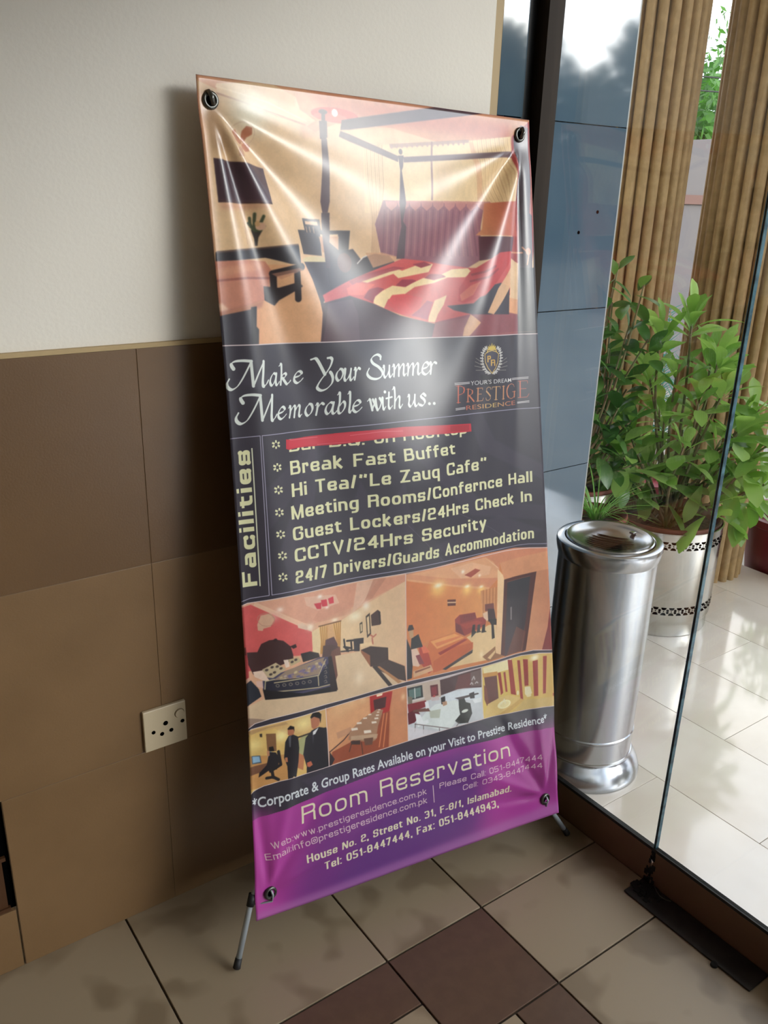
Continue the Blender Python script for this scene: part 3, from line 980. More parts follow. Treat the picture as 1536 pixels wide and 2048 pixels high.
GL = {  # square extended lettering: width, strokes
 'A': (9.4, '*0B 5T aB|*2k 8k'), 'B': (9, '*0B 0T|0t 9t 9m 0m|0m am ab 0b'), 'C': (9, 'au at 0t 0b ab av'), 'D': (9.2, '*0B 0T|0t at ab 0b'),
 'E': (8.2, '*0B 0T|*0t Rt|*0m am|*0b Rb'), 'F': (8, '*0B 0T|*0t Rt|*0m am'), 'G': (9.4, 'au at 0t 0b ab am|*6m am'), 'H': (9.4, '*0B 0T|*aB aT|*0m am'),
 'I': (2.4, '*5B 5T'), 'L': (7.8, '*0T 0B|*0b Rb'), 'M': (11, '*0B 0T|*aB aT|*0T 5B aT'), 'N': (9.6, '*0B 0T|*aB aT|*0T aB'),
 'P': (8.8, '*0B 0T|0t at am 0m'), 'R': (9.2, '*0B 0T|0t at am 0m|7m am aB'), 'S': (8.8, 'au at 0t 0m am ab 0b 0v'), 'T': (8.6, '*5B 5T|*Lt Rt'), 'Q': (9.2, '0t at ab 0b 0t|*7v aB'),
 'V': (9.4, '*0T 5B aT'), 'W': (13, '*0T 3B 5T 7B aT'), 'Z': (8.6, '*Lt Rt|*9t 1b|*Lb Rb'),
 'a': (7.8, '1x ax aB|an 0n 0b ab'), 'b': (7.8, '*0B 0T|0x ax ab 0b'), 'c': (7.4, 'aw ax 0x 0b ab ay'), 'd': (7.8, '*aB aT|ax 0x 0b ab'),
 'e': (7.8, 'ay ab 0b 0x ax an 0n'), 'f': (5.6, '3B 3t Rt|*Lx Rx'), 'g': (7.8, 'ax 0x 0b ab|aX ad 1d'), 'h': (7.8, '*0B 0T|0x ax aB'),
 'i': (2.4, '*5B 5X|*5U 5T'), 'k': (7.8, '*0B 0T|*1n 9X|*3n aB'), 'l': (2.4, '*5B 5T'), 'm': (12, '*0B 0X|0x 5x 5B|5x ax aB'), 'n': (7.8, '*0B 0X|0x ax aB'),
 'o': (7.9, '0x ax ab 0b 0x'), 'p': (7.8, '*0D 0X|0x ax ab 0b'), 'q': (7.8, '*aD aX|ax 0x 0b ab'), 'r': (5.6, '*0B 0X|0x ax aw'), 's': (7.4, 'af ax 0x 0n an ab 0b 0i'),
 't': (5.9, '3U 3b Rb|*Lx Rx'), 'u': (7.8, '0X 0b ab|*aX aB'), 'v': (7.8, '*0X 5B aX'), 'w': (11, '*0X 3B 5X 7B aX'), 'x': (7.6, '*0X aB|*0B aX'), 'y': (7.8, '*0X 5B|*aX 2D'),
 'z': (7.2, '*Lx Rx|*9x 1b|*Lb Rb'), '0': (8.4, '0t at ab 0b 0t'), '1': (5.4, '*9B 9T|*9t 1u'), '2': (8.4, '0u 0t at am 0m 0b|*0b Rb'), '3': (8.4, '0U 0t at ab 0b 0e|*3m am'),
 '4': (8.8, '*8B 8T|*8t 0k|*0k Rk'), '5': (8.4, '*Rt 0t 0m|0m am ab 0b 0e'), '7': (8, '*Lt at 3B'), '8': (8.6, '0t at ab 0b 0t|*0m am'), '9': (8.4, 'am 0m 0t at ab 0b 0v'),
 '/': (4.6, '*0B aT'), '.': (2.4, '*5B 5l'), ',': (2.4, '*5l 5B 3o'), ':': (2.4, '*5B 5l|*5X 5s'), '-': (4.6, '*Lk Rk'), ' ': (4.6, ''), '@': (11, '0t at ab 0b 0t|3u 7u 7v 3v 3u'),
 '"': (7.4, '*2T 1q|*9T 8q'), '`': (7.4, '*1q 2T|*8q 9T'), 'U': (9, '0T 0b ab aT'),
}
def text_lines(txt, t, xh=7.3, cap=10.0, gap=1.5, aspect=1.0, th=None):
    """-> list of (stroke in letter units), total width; t = thickness in vertical units, aspect = horizontal px / vertical px per unit"""
    tx = t / aspect
    t = th or t
    yc = {'B': 0, 'b': t / 2, 'T': cap, 't': cap - t / 2, 'X': xh, 'x': xh - t / 2, 'm': cap * .52, 'n': xh * .5, 'k': cap * .32, 'u': cap * .66, 'v': cap * .34,
          'w': xh * .64, 'y': xh * .34, 'D': -2.9, 'd': -2.9 + t / 2, 'U': cap * .84, 'l': t * 1.0, 's': xh - t, 'o': -1.6, 'q': cap * .72, 'e': cap * .18, 'f': xh * .76, 'i': xh * .24}
    out, x = [], 0.0
    for ch in txt:
        w, st = GL[ch]
        if w <= 2.5: w = max(tx, 1.2)
        if st:
            for part in st.split('|'):
                sharp = part[0] == '*'
                pts = [((x if q[0] == 'L' else x + w if q[0] == 'R' else x + tx / 2 + (w - tx) * (10 if q[0] == 'a' else int(q[0])) / 10 if w > tx + .1 else x + w / 2), yc[q[1]]) for q in part.strip('*').split()]
                out.append((pts, sharp))
        x += w + gap
    return out, x - gap

def T(txt, b0, b1, h0, h1, t, c, bow=0.0, xh=7.3, gap=1.5, rnd=2.6, alpha=1.0, hr=0.62):
    """lettering between baseline ends b0, b1; cap-height tops h0, h1; bow = canvas px the middle is lifted"""
    b0, b1, h0, h1 = (np.array(v, float) for v in (b0, b1, h0, h1))
    U = (np.linalg.norm(h0 - b0) + np.linalg.norm(h1 - b1)) / 20
    L = np.linalg.norm(b1 - b0)
    asp = 1.0
    if t < 1.6: hr = 0.95
    for _ in range(4):
        st, tot = text_lines(txt, t, xh, 10.0, gap, asp, t * hr)
        asp = L / tot / U
    lines, ws = [], []
    for pts, sharp in st:
        pp = [(x * asp, y) for x, y in pts]
        if not sharp: pp = [tuple(q) for q in roundpath(pp, rnd)]
        o = []
        for x, y in pp:
            s = x / asp / tot
            base = b0 + (b1 - b0) * s
            up = (h0 - b0) * (1 - s) + (h1 - b1) * s
            nrm = np.array([(b1 - b0)[1], -(b1 - b0)[0]]) / L
            o += list(base + up * y / 10 + nrm * bow * 4 * s * (1 - s))
        g = np.gradient(np.array(pp, float), axis=0)
        vy = np.abs(g[:, 1]) / (np.hypot(g[:, 0], g[:, 1]) + 1e-9)
        lines.append(o); ws.append(t * U * (hr + (1 - hr) * np.clip(vy * 1.15, 0, 1)))
    S(lines, ws, c, alpha, butt=True)

def FT(txt, b0, b1, h0, h1, c, bold=0.0, bow=0.0, c2=None):
    """plain sans lettering from the built-in face, stretched between the baseline ends"""
    cu = bpy.data.curves.new('lettering', 'FONT')
    cu.body = txt
    cu.offset = bold
    cu.resolution_u = 3
    o = bpy.data.objects.new('lettering', cu)
    COL.objects.link(o)
    dg = bpy.context.evaluated_depsgraph_get()
    dg.update()
    me = o.evaluated_get(dg).to_mesh()
    me.calc_loop_triangles()
    V = np.empty(len(me.vertices) * 3, dtype=np.float32); me.vertices.foreach_get('co', V)
    V = V.reshape(-1, 3)[:, :2]
    tri = np.empty(len(me.loop_triangles) * 3, dtype=np.int32); me.loop_triangles.foreach_get('vertices', tri)
    tri = tri.reshape(-1, 3)
    o.evaluated_get(dg).to_mesh_clear()
    bpy.data.objects.remove(o); bpy.data.curves.remove(cu)
    if len(tri) == 0: return
    b0, b1, h0, h1 = (np.array(v, float) for v in (b0, b1, h0, h1))
    xmin, xmax = V[:, 0].min(), V[:, 0].max()
    cap = 0.729 + bold
    s = (V[:, 0] - xmin) / (xmax - xmin)
    y = V[:, 1] / cap
    L = np.linalg.norm(b1 - b0)
    nrm = np.array([(b1 - b0)[1], -(b1 - b0)[0]]) / L
    Q = b0 + (b1 - b0) * s[:, None] + ((h0 - b0) * (1 - s[:, None]) + (h1 - b1) * s[:, None]) * y[:, None] + nrm * (bow * 4 * s * (1 - s))[:, None]
    x0, y0 = int(Q[:, 0].min()) - 2, int(Q[:, 1].min()) - 2
    w, h = int(Q[:, 0].max()) + 3 - x0, int(Q[:, 1].max()) + 3 - y0
    ss = 3
    cov = np.zeros((h * ss, w * ss), dtype=bool)
    for t3 in tri:
        a, b, c_ = (Q[t3] - (x0, y0)) * ss
        lx, hx = int(max(0, min(a[0], b[0], c_[0]))), int(min(w * ss, max(a[0], b[0], c_[0]) + 2))
        ly, hy = int(max(0, min(a[1], b[1], c_[1]))), int(min(h * ss, max(a[1], b[1], c_[1]) + 2))
        if hx <= lx or hy <= ly: continue
        YY, XX = np.mgrid[ly:hy, lx:hx] + .5
        e = lambda p, q: (q[0] - p[0]) * (YY - p[1]) - (q[1] - p[1]) * (XX - p[0])
        e0, e1, e2 = e(a, b), e(b, c_), e(c_, a)
        cov[ly:hy, lx:hx] |= ((e0 >= 0) & (e1 >= 0) & (e2 >= 0)) | ((e0 <= 0) & (e1 <= 0) & (e2 <= 0))
    cv = cov.reshape(h, ss, w, ss).mean((1, 3)).astype(np.float32)
    col = c
    if c2 is not None:
        t = np.abs(np.linspace(-1, 1, w))[None, :, None]
        col = np.broadcast_to(np.asarray(c, np.float32) * t + np.asarray(c2, np.float32) * (1 - t), (h, w, 3))
    blend(x0, y0, cv, col)

def spline(p, n=8):
    p = [np.array(q, float) for q in p]
    if len(p) < 3: return p
    q = [2 * p[0] - p[1]] + p + [2 * p[-1] - p[-2]]
    o = []
    for i in range(1, len(q) - 2):
        for k in range(n):
            t = k / n
            o.append(.5 * ((2 * q[i]) + (q[i + 1] - q[i - 1]) * t + (2 * q[i - 1] - 5 * q[i] + 4 * q[i + 1] - q[i + 2]) * t * t + (3 * q[i] - q[i - 1] - 3 * q[i + 1] + q[i + 2]) * t ** 3))
    o.append(p[-1])
    return o

def PEN(strokes, W, c, wmin=2.0, nib=-38):
    """broad-nib pen: stroke weight follows direction"""
    lines, ws = [], []
    nv_ = np.array([math.cos(R_(nib)), math.sin(R_(nib))])
    for s in strokes:
        pts = np.array(spline(np.asarray(s, float).reshape(-1, 2).tolist()))
        d = np.gradient(pts, axis=0)
        d /= np.linalg.norm(d, axis=1)[:, None] + 1e-9
        w = wmin + (W - wmin) * np.abs(d[:, 0] * nv_[1] - d[:, 1] * nv_[0]) ** 1.3
        lines.append(pts.ravel()); ws.append(w)
    S(lines, ws, c)

def SOFTEN(y0, y1, k=1, grain=0.05, seed=1):
    """slight softness and print mottle of the photographs"""
    reg = ART_IMG[y0:y1]
    for _ in range(k):
        reg[:] = (np.roll(reg, 1, 0) + np.roll(reg, -1, 0) + reg * 2) / 4
        reg[:] = (np.roll(reg, 1, 1) + np.roll(reg, -1, 1) + reg * 2) / 4
    rs = np.random.RandomState(seed)
    tot = np.zeros(reg.shape[:2], dtype=np.float32)
    for step, wgt in ((48, 1.0), (16, .7), (5, .5)):
        g = rs.rand((y1 - y0) // step + 3, CW // step + 3).astype(np.float32) - .5
        yy = np.arange(y1 - y0) / step; xx = np.arange(CW) / step
        iy, ix = yy.astype(int), xx.astype(int)
        fy, fx = (yy - iy)[:, None], (xx - ix)[None, :]
        fy, fx = fy * fy * (3 - 2 * fy), fx * fx * (3 - 2 * fx)
        a, b_, c_, d = g[iy][:, ix], g[iy][:, ix + 1], g[iy + 1][:, ix], g[iy + 1][:, ix + 1]
        tot += wgt * ((a * (1 - fx) + b_ * fx) * (1 - fy) + (c_ * (1 - fx) + d * fx) * fy)
    reg *= (1 + grain * 2 * tot)[..., None]

P([-16,-22,1464,-24,1438,811,-21,782],(226,186,142))
P([14,162,229,114,403,132,373,477,-27,500],(236,200,156), alpha=0.5, soft=18)
P([-13,-15,718,-3,1450,-2,1426,123,938,118,712,86,488,92,404,124,363,106,62,32,5,16],(214,152,114))
P([387,10,1295,22,1291,92,876,81,602,82,463,56],(196,108,82), alpha=0.85, soft=14)
P([64,17,242,-7,339,27,351,62,407,90,373,110,213,79,65,43],(232,194,150))
P([153,7,340,11,336,56,237,41],(214,160,110), alpha=0.7, soft=5)
S([[65,43,213,75,368,106]],5,(176,120,92))
S([[63,25,235,53,374,95]],4,(246,214,176))
P([369,93,449,103,457,136,349,145,347,112],(204,140,108), alpha=0.6, soft=8)
B(169,83,77.8,59.2,(238,232,214),0.95,0)
B(141,121,53.9,64.6,(240,228,200),0.6,0)
P([2,42,57,37,84,204,31,215],(150,110,76), alpha=0.55, soft=10)
P([-8,51,16,41,6,500,-20,521],(232,164,128), alpha=0.7, soft=8)
B(485,66,92.8,22.6,(200,72,58),1,1)
B(467,74,65.8,12.9,(214,100,80),0.8,1)
B(485,59,12.0,11.8,(255,246,235),1,1)
B(430,62,4.8,4.3,(250,230,220),1,1)
S([[176,150,174,159,169,168,161,176,152,183,141,187,131,189,120,188,111,186,103,180,97,174,94,165,94,156,96,147,101,138,109,130,118,124,128,119,139,117,149,118,159,120,167,125,172,132,176,141,176,150]],2,(206,170,140), alpha=0.7)
P([105,144,117,137,129,161,137,177,119,182,104,171],(188,124,92))
P([138,141,149,128,168,131,169,150,153,159,144,176,134,169],(188,120,90))
P([132,181,149,172,165,182,161,197,141,202,128,193],(196,130,104))
P([109,190,128,193,125,219,106,218],(206,160,132))
P([29,226,206,245,210,349,31,347],(58,36,44), ang=0, c2=(84,62,72))
P([31,347,210,349,211,353,31,352],(34,20,26))
P([31,352,205,352,193,365,40,373],(204,140,116), alpha=0.6, soft=6)
S([[125,354,119,408,122,474]],2,(190,140,112), alpha=0.7)
P([140,430,174,430,162,453,158,478,150,478,149,457],(58,50,48))
S([[151,432,150,403,151,383],[146,428,138,412,137,395],[154,432,140,420,133,410],[166,432,178,419],[161,432,169,407,176,390]],9,(70,78,56))
B(167,419,14.4,11.8,(226,180,150),1,1)
B(158,411,7.2,8.6,(214,170,120),1,1)
P([-21,529,302,539,1391,684,1379,880,-18,799],(226,166,120), ang=90, c2=(214,146,104))
P([186,542,329,543,413,657,400,823,128,807],(232,178,134), alpha=0.8, soft=20)
P([6,498,300,475,299,538,260,534,181,514,3,527],(44,40,46))
P([9,495,300,472,299,477,8,501],(92,72,66))
P([-21,525,117,521,180,525,200,555,194,583,-24,593],(204,132,108))
P([-14,549,167,523,179,534,164,551,-12,574],(222,156,124), alpha=0.8, soft=5)
P([-24,591,198,573,175,646,144,649,-16,687],(206,136,112))
S([[-18,584,101,576,195,577]],7,(150,84,76), alpha=0.8)
P([-17,654,13,652,35,672,20,678,-17,677],(236,190,160), soft=3)
P([-35,683,165,646,152,667,-12,696],(170,110,96), alpha=0.7, soft=4)
S([[202,564,302,543],[204,568,205,625],[282,552,284,644]],22,(42,34,38))
P([199,564,290,547,306,552,229,582],(200,140,112), alpha=0.6)
P([169,602,221,608,286,591,301,605,222,647,205,664,168,646],(46,38,42))
P([-14,692,127,669,107,735,92,805,-16,799],(56,52,62))
P([106,666,130,664,121,727,130,736,121,807,95,805],(36,32,40))
P([309,427,520,426,512,499,472,496,474,438,403,439,398,508,316,503],(62,54,58))
P([397,446,476,445,472,496,404,497],(204,150,112))
P([337,390,405,392,410,437,341,433],(52,40,42))
P([346,398,396,399,398,411,347,409],(222,180,140))
S([[348,416,349,433],[362,416,363,433],[378,416,379,435]],3,(200,160,124))
B(363,523,55.1,14.0,(216,196,150),1,1)
P([314,528,415,528,427,557,414,652,380,656,373,697,366,656,341,583],(62,52,60))
P([424,454,478,494,530,485,563,521,551,595,416,629,413,521],(58,46,54))
B(492,530,29.9,32.3,(92,50,50),0.9,1)
P([544,540,575,512,618,501,682,507,719,541,679,559,493,594],(56,48,56))
S([[547,533,569,514,600,503]],4,(220,210,200))
P([422,89,453,86,450,137,437,146,421,143],(70,46,54))
P([433,59,448,57,446,87,431,88],(70,46,54))
B(439,60,16.8,7.5,(70,46,54),1,1)
P([426,143,448,141,445,335,437,370,418,371,411,336],(84,60,68))
P([414,371,444,370,442,432,428,548,411,548,412,432],(70,50,58))
P([677,143,1078,100,1299,68,1291,307,1126,318,658,325,625,367,579,368,591,162],(232,196,146), ang=0, c2=(238,206,156))
S([[598,151,592,279,607,394,605,498]],2.2,(206,160,120), alpha=0.75)
S([[606,150,600,279,611,394,608,498]],2.2,(168,120,92), alpha=0.75)
S([[614,150,608,279,614,394,612,498]],2.2,(206,160,120), alpha=0.75)
S([[622,149,616,278,618,394,615,498]],2.2,(168,120,92), alpha=0.75)
S([[630,148,624,278,622,394,618,498]],2.2,(206,160,120), alpha=0.75)
S([[638,148,632,277,625,393,622,498]],2.2,(168,120,92), alpha=0.75)
S([[647,147,641,277,629,393,625,498]],2.2,(206,160,120), alpha=0.75)
S([[655,147,649,277,633,393,628,498]],2.2,(168,120,92), alpha=0.75)
S([[663,146,657,276,637,393,632,498]],2.2,(206,160,120), alpha=0.75)
S([[671,146,665,276,640,393,635,498]],2.2,(168,120,92), alpha=0.75)
P([703,139,1078,96,1077,107,872,131,706,152],(164,124,112), alpha=0.8)
B(712,146,5.9,7.4,(176,136,122),0.8,1)
B(735,143,5.9,7.4,(176,136,122),0.8,1)
B(758,141,5.9,7.4,(176,136,122),0.8,1)
B(781,138,5.9,7.4,(176,136,122),0.8,1)
B(805,136,5.9,7.4,(176,136,122),0.8,1)
B(828,133,5.9,7.4,(176,136,122),0.8,1)
B(852,130,5.9,7.4,(176,136,122),0.8,1)
B(876,128,5.9,7.4,(176,136,122),0.8,1)
B(901,125,5.9,7.4,(176,136,122),0.8,1)
B(925,123,5.9,7.4,(176,136,122),0.8,1)
B(950,120,5.9,7.4,(176,136,122),0.8,1)
B(975,117,5.9,7.4,(176,136,122),0.8,1)
B(1000,114,5.9,7.4,(176,136,122),0.8,1)
B(1026,112,5.9,7.4,(176,136,122),0.8,1)
B(1051,109,5.9,7.4,(176,136,122),0.8,1)
S([[1085,90,1091,208,1154,312]],2.2,(218,172,128), alpha=0.7)
S([[1096,89,1103,208,1161,312]],2.2,(180,126,92), alpha=0.7)
S([[1107,88,1114,207,1167,312]],2.2,(218,172,128), alpha=0.7)
S([[1118,87,1125,206,1173,312]],2.2,(180,126,92), alpha=0.7)
S([[1129,86,1137,206,1179,311]],2.2,(218,172,128), alpha=0.7)
S([[1140,85,1148,205,1186,311]],2.2,(180,126,92), alpha=0.7)
S([[1152,84,1160,204,1192,311]],2.2,(218,172,128), alpha=0.7)
S([[1163,84,1171,204,1198,311]],2.2,(180,126,92), alpha=0.7)
S([[1174,83,1183,203,1204,310]],2.2,(218,172,128), alpha=0.7)
S([[1185,82,1194,203,1211,310]],2.2,(180,126,92), alpha=0.7)
S([[1197,81,1206,202,1217,310]],2.2,(218,172,128), alpha=0.7)
S([[1208,80,1218,201,1223,310]],2.2,(180,126,92), alpha=0.7)
S([[1220,79,1229,201,1230,309]],2.2,(218,172,128), alpha=0.7)
S([[1231,78,1241,200,1236,309]],2.2,(180,126,92), alpha=0.7)
S([[1243,77,1253,199,1242,309]],2.2,(218,172,128), alpha=0.7)
S([[1254,76,1265,199,1249,309]],2.2,(180,126,92), alpha=0.7)
S([[1266,76,1277,198,1255,309]],2.2,(218,172,128), alpha=0.7)
S([[1278,75,1289,197,1262,308]],2.2,(180,126,92), alpha=0.7)
S([[1290,74,1301,197,1268,308]],2.2,(218,172,128), alpha=0.7)
S([[1301,73,1313,196,1275,308]],2.2,(180,126,92), alpha=0.7)
P([1077,104,1098,103,1161,317,1126,318],(222,170,128), alpha=0.8)
P([768,199,787,284,847,323,888,280,887,192],(244,216,164), alpha=0.5, soft=6)
P([920,190,998,185,953,277,898,321],(206,166,122), alpha=0.45, soft=8)
P([658,324,885,323,1154,318,1121,402,1093,526,1043,551,846,537,747,518,645,502,620,403],(134,80,92), ang=0, c2=(150,92,104))
S([[661,357,652,507]],7,(110,62,76), alpha=0.5)
S([[677,356,668,507]],7,(174,112,112), alpha=0.5)
S([[692,356,684,507]],7,(110,62,76), alpha=0.5)
S([[708,355,699,507]],7,(174,112,112), alpha=0.5)
S([[724,355,715,507]],7,(110,62,76), alpha=0.5)
S([[740,354,731,507]],7,(174,112,112), alpha=0.5)
S([[756,354,747,507]],7,(110,62,76), alpha=0.5)
S([[772,353,763,506]],7,(174,112,112), alpha=0.5)
S([[788,353,779,506]],7,(110,62,76), alpha=0.5)
S([[804,352,796,506]],7,(174,112,112), alpha=0.5)
S([[820,352,812,506]],7,(110,62,76), alpha=0.5)
S([[837,351,828,506]],7,(174,112,112), alpha=0.5)
S([[853,351,845,506]],7,(110,62,76), alpha=0.5)
S([[870,350,862,506]],7,(174,112,112), alpha=0.5)
S([[886,350,878,506]],7,(110,62,76), alpha=0.5)
S([[903,349,895,506]],7,(174,112,112), alpha=0.5)
S([[920,349,912,506]],7,(110,62,76), alpha=0.5)
S([[937,348,929,506]],7,(174,112,112), alpha=0.5)
S([[954,348,946,506]],7,(110,62,76), alpha=0.5)
S([[971,347,963,506]],7,(174,112,112), alpha=0.5)
S([[988,347,981,506]],7,(110,62,76), alpha=0.5)
S([[1006,346,998,506]],7,(174,112,112), alpha=0.5)
S([[1023,346,1016,506]],7,(110,62,76), alpha=0.5)
S([[1041,345,1033,506]],7,(174,112,112), alpha=0.5)
S([[1058,345,1051,506]],7,(110,62,76), alpha=0.5)
S([[1076,344,1069,506]],7,(174,112,112), alpha=0.5)
S([[1094,344,1086,506]],7,(110,62,76), alpha=0.5)
S([[1112,343,1104,506]],7,(174,112,112), alpha=0.5)
P([666,326,720,325,716,341,691,358,669,343],(192,124,116), alpha=0.9)
P([719,324,774,323,770,340,744,356,722,341],(192,124,116), alpha=0.9)
P([772,322,828,321,825,338,799,355,776,339],(192,124,116), alpha=0.9)
P([827,320,884,319,881,336,854,353,831,338],(192,124,116), alpha=0.9)
P([883,318,941,317,938,334,911,351,887,336],(192,124,116), alpha=0.9)
P([940,316,1000,315,996,332,968,350,944,334],(192,124,116), alpha=0.9)
P([998,314,1059,313,1055,330,1027,348,1003,332],(192,124,116), alpha=0.9)
P([1058,312,1120,311,1116,328,1087,346,1062,330],(192,124,116), alpha=0.9)
P([1118,310,1181,309,1178,326,1148,344,1123,328],(192,124,116), alpha=0.9)
S([[898,120,881,313]],8,(150,108,104))
P([581,498,651,497,747,516,612,548],(206,150,110), alpha=0.8)
P([511,79,932,-2,1153,0,790,63,542,106,504,110],(74,50,58))
P([503,113,541,121,741,176,738,195,539,144,496,131],(90,62,68))
P([763,177,1310,121,1313,141,763,195],(96,66,70))
P([740,174,764,172,759,208,752,222,758,331,742,391,757,409,750,518,713,518,721,469,735,409,728,332,745,223],(78,54,64))
B(751,160,8.2,9.5,(80,54,62),1,1)
P([1306,67,1428,-12,1426,344,1381,553,1257,516,1291,307],(158,58,56))
P([1154,315,1291,306,1321,434,1095,433,1124,412],(206,136,92), ang=0, c2=(190,84,72))
P([1105,437,1283,437,1265,496,1171,516,1093,526],(84,40,50))
P([1317,67,1354,24,1391,31,1394,345,1373,808,1299,804,1330,398],(52,34,42))
P([1407,130,1412,241,1393,355,1380,345],(160,66,50))
S([[1262,495,1339,495],[1340,475,1369,500,1359,540]],6,(214,150,110))
B(1366,490,12.9,13.8,(216,140,100),0.9,1)
P([378,635,505,589,741,517,847,525,1057,552,1140,551,1261,501,1252,655,1033,730,885,747,834,740,501,642,387,662],(204,78,76))
P([545,591,702,548,741,558,847,530,891,536,870,564,819,571,724,584,701,569,585,598],(238,206,152))
P([612,640,698,609,753,615,843,585,901,584,976,555,1043,552,1056,566,1028,585,954,585,894,603,803,616,758,639,677,656,656,686,607,668],(240,208,152))
P([860,724,890,666,944,648,928,682,900,716,885,745,856,741],(238,200,148))
P([789,537,847,528,885,538,833,549],(146,44,60))
P([713,609,742,589,792,589,811,594,759,615],(150,44,62))
P([850,585,876,571,928,572,948,582,894,593],(150,44,62))
P([564,648,589,621,631,613,661,620,617,645,604,665],(150,46,64))
P([504,592,569,570,702,544,757,549,683,562,562,593,520,606],(160,54,66), alpha=0.9)
P([670,670,696,642,752,639,839,655,824,693,778,711,734,710],(214,70,72))
P([491,615,538,597,620,603,564,639,495,637],(228,96,84), alpha=0.9)
P([824,693,858,665,883,671,853,734,784,716],(160,60,90), alpha=0.8)
P([376,661,501,640,604,668,734,715,859,744,885,750,853,842,358,814],(66,44,54))
P([398,662,511,651,531,703,528,824,363,814],(84,58,68), alpha=0.8)
P([885,745,1033,720,1117,703,1303,730,1311,847,854,827],(120,52,72), alpha=0.8)
P([941,687,1049,681,1136,617,1194,608,1250,624,1244,728,1040,721,967,703],(54,48,60))
P([1049,566,1186,496,1262,490,1260,521,1173,602,1106,652,1009,679,989,671,998,624],(190,56,58))
P([997,649,1046,615,1088,601,1051,650,1002,672],(214,110,84), alpha=0.8)
S([[1056,576,1111,566,1162,546]],8,(140,34,46), alpha=0.8)
S([[1047,600,1124,586,1175,557]],8,(140,34,46), alpha=0.8)
P([1116,718,1178,628,1258,552,1254,624,1174,705,1151,725],(226,176,132), alpha=0.95)
P([1033,720,1080,753,1029,796,987,825,1003,770],(214,160,120))
P([1420,-12,1487,-18,1425,821,1302,815,1325,552,1392,553],(26,20,24))
SOFTEN(0,800,4,0.03,1)
P([-31,782,1453,812,1442,1711,-29,1700],(50,46,58))
S([[-31,781,1453,811]],3.5,(214,196,196))
P([341,1103,249,1249,152,1483,218,1734,328,1625,277,1432,330,1260],(70,64,80), alpha=0.5, soft=4)
P([554,1108,822,1212,1056,1439,1398,1511,1394,1574,1003,1491,772,1263],(70,64,80), alpha=0.45, soft=4)
P([1000,1078,1067,1241,1404,1406,1407,1344,1146,1210,1075,1085],(70,64,80), alpha=0.5, soft=4)
P([109,1265,277,1148,466,1117,292,1220,118,1406],(70,64,80), alpha=0.4, soft=4)
P([499,1283,447,1422,572,1556,712,1503,676,1307,578,1443],(70,64,80), alpha=0.5, soft=4)
P([802,1577,1155,1515,1392,1616,1047,1620,895,1654],(70,64,80), alpha=0.45, soft=4)
P([29,891,200,871,472,1029,929,1034,469,1081,192,969],(70,64,80), alpha=0.3, soft=4)
S([[668,1458,756,1550,847,1645],[906,1456,1101,1557,1177,1611]],1.5,(110,104,120), alpha=0.6)
S([[-23,1087,-3,1081,103,1080,100,1638,33,1639,-8,1648,-24,1658],[1421,1107,1178,1098,925,1093,644,1089,468,1087,384,1086,110,1080,110,1638,348,1641,567,1644,819,1647,1157,1654,1254,1657,1305,1661,1411,1677]],2.4,(176,172,196))
S([[168,1119,177,1124],[161,1122,161,1130],[155,1118,146,1122],[156,1112,146,1108],[162,1110,162,1101],[168,1113,177,1110]],7,(228,226,178), butt=True)
S([[167,1197,176,1202],[160,1199,160,1208],[154,1196,145,1199],[155,1190,145,1185],[161,1187,161,1179],[167,1191,176,1187]],7,(228,226,178), butt=True)
S([[165,1275,175,1280],[159,1277,159,1286],[153,1274,143,1277],[153,1267,143,1262],[159,1265,159,1256],[165,1268,175,1265]],7,(228,226,178), butt=True)
S([[163,1353,172,1359],[156,1356,156,1364],[150,1352,141,1355],[150,1345,141,1340],[157,1343,157,1334],[163,1347,172,1344]],7,(228,226,178), butt=True)
S([[162,1431,172,1436],[156,1433,156,1442],[150,1429,140,1432],[150,1423,140,1417],[156,1420,156,1412],[162,1424,172,1421]],7,(228,226,178), butt=True)
S([[164,1508,174,1514],[158,1510,158,1519],[152,1506,142,1509],[152,1500,142,1494],[158,1497,158,1488],[165,1501,174,1498]],7,(228,226,178), butt=True)
S([[161,1585,171,1591],[155,1587,155,1596],[148,1583,139,1586],[148,1577,139,1571],[155,1574,155,1565],[161,1579,171,1575]],7,(228,226,178), butt=True)
T('Bar B.Q. on Rooftop', (216, 1149), (1000, 1167), (218, 1105), (1000, 1126), 2.4, (228, 226, 178), gap=1.3)
T('Break Fast Buffet', (214, 1228), (931, 1238), (215, 1180), (929, 1194), 2.5, (228, 226, 178))
T('Hi Tea/`Le Zauq Cafe"', (213, 1305), (1097, 1319), (214, 1258), (1098, 1272), 2.5, (228, 226, 178))
T('Meeting Rooms/Confernce Hall', (205, 1383), (1339, 1405), (205, 1336), (1340, 1360), 2.5, (228, 226, 178), bow=1.5)
T('Guest Lockers/24Hrs Check In', (205, 1459), (1332, 1484), (205, 1411), (1333, 1440), 2.5, (228, 226, 178), bow=1.5)
T('CCTV/24Hrs Security', (206, 1536), (1082, 1555), (207, 1488), (1082, 1507), 2.5, (228, 226, 178))
T('24/7 Drivers/Guards Accommodation', (204, 1615), (1333, 1641), (206, 1569), (1335, 1596), 2.4, (228, 226, 178), bow=5)
T('Facilities', (61, 1596), (64, 1123), (9, 1596), (11, 1124), 3.0, (228, 226, 178), gap=1.8)
S([[70,1598,72,1120]],4.2,(220,222,190))
P([206,1104,220,1106,467,1105,688,1109,923,1125,1022,1132,1023,1163,873,1155,717,1146,596,1142,422,1146,338,1143,257,1139,215,1141,203,1136],(196,38,56))
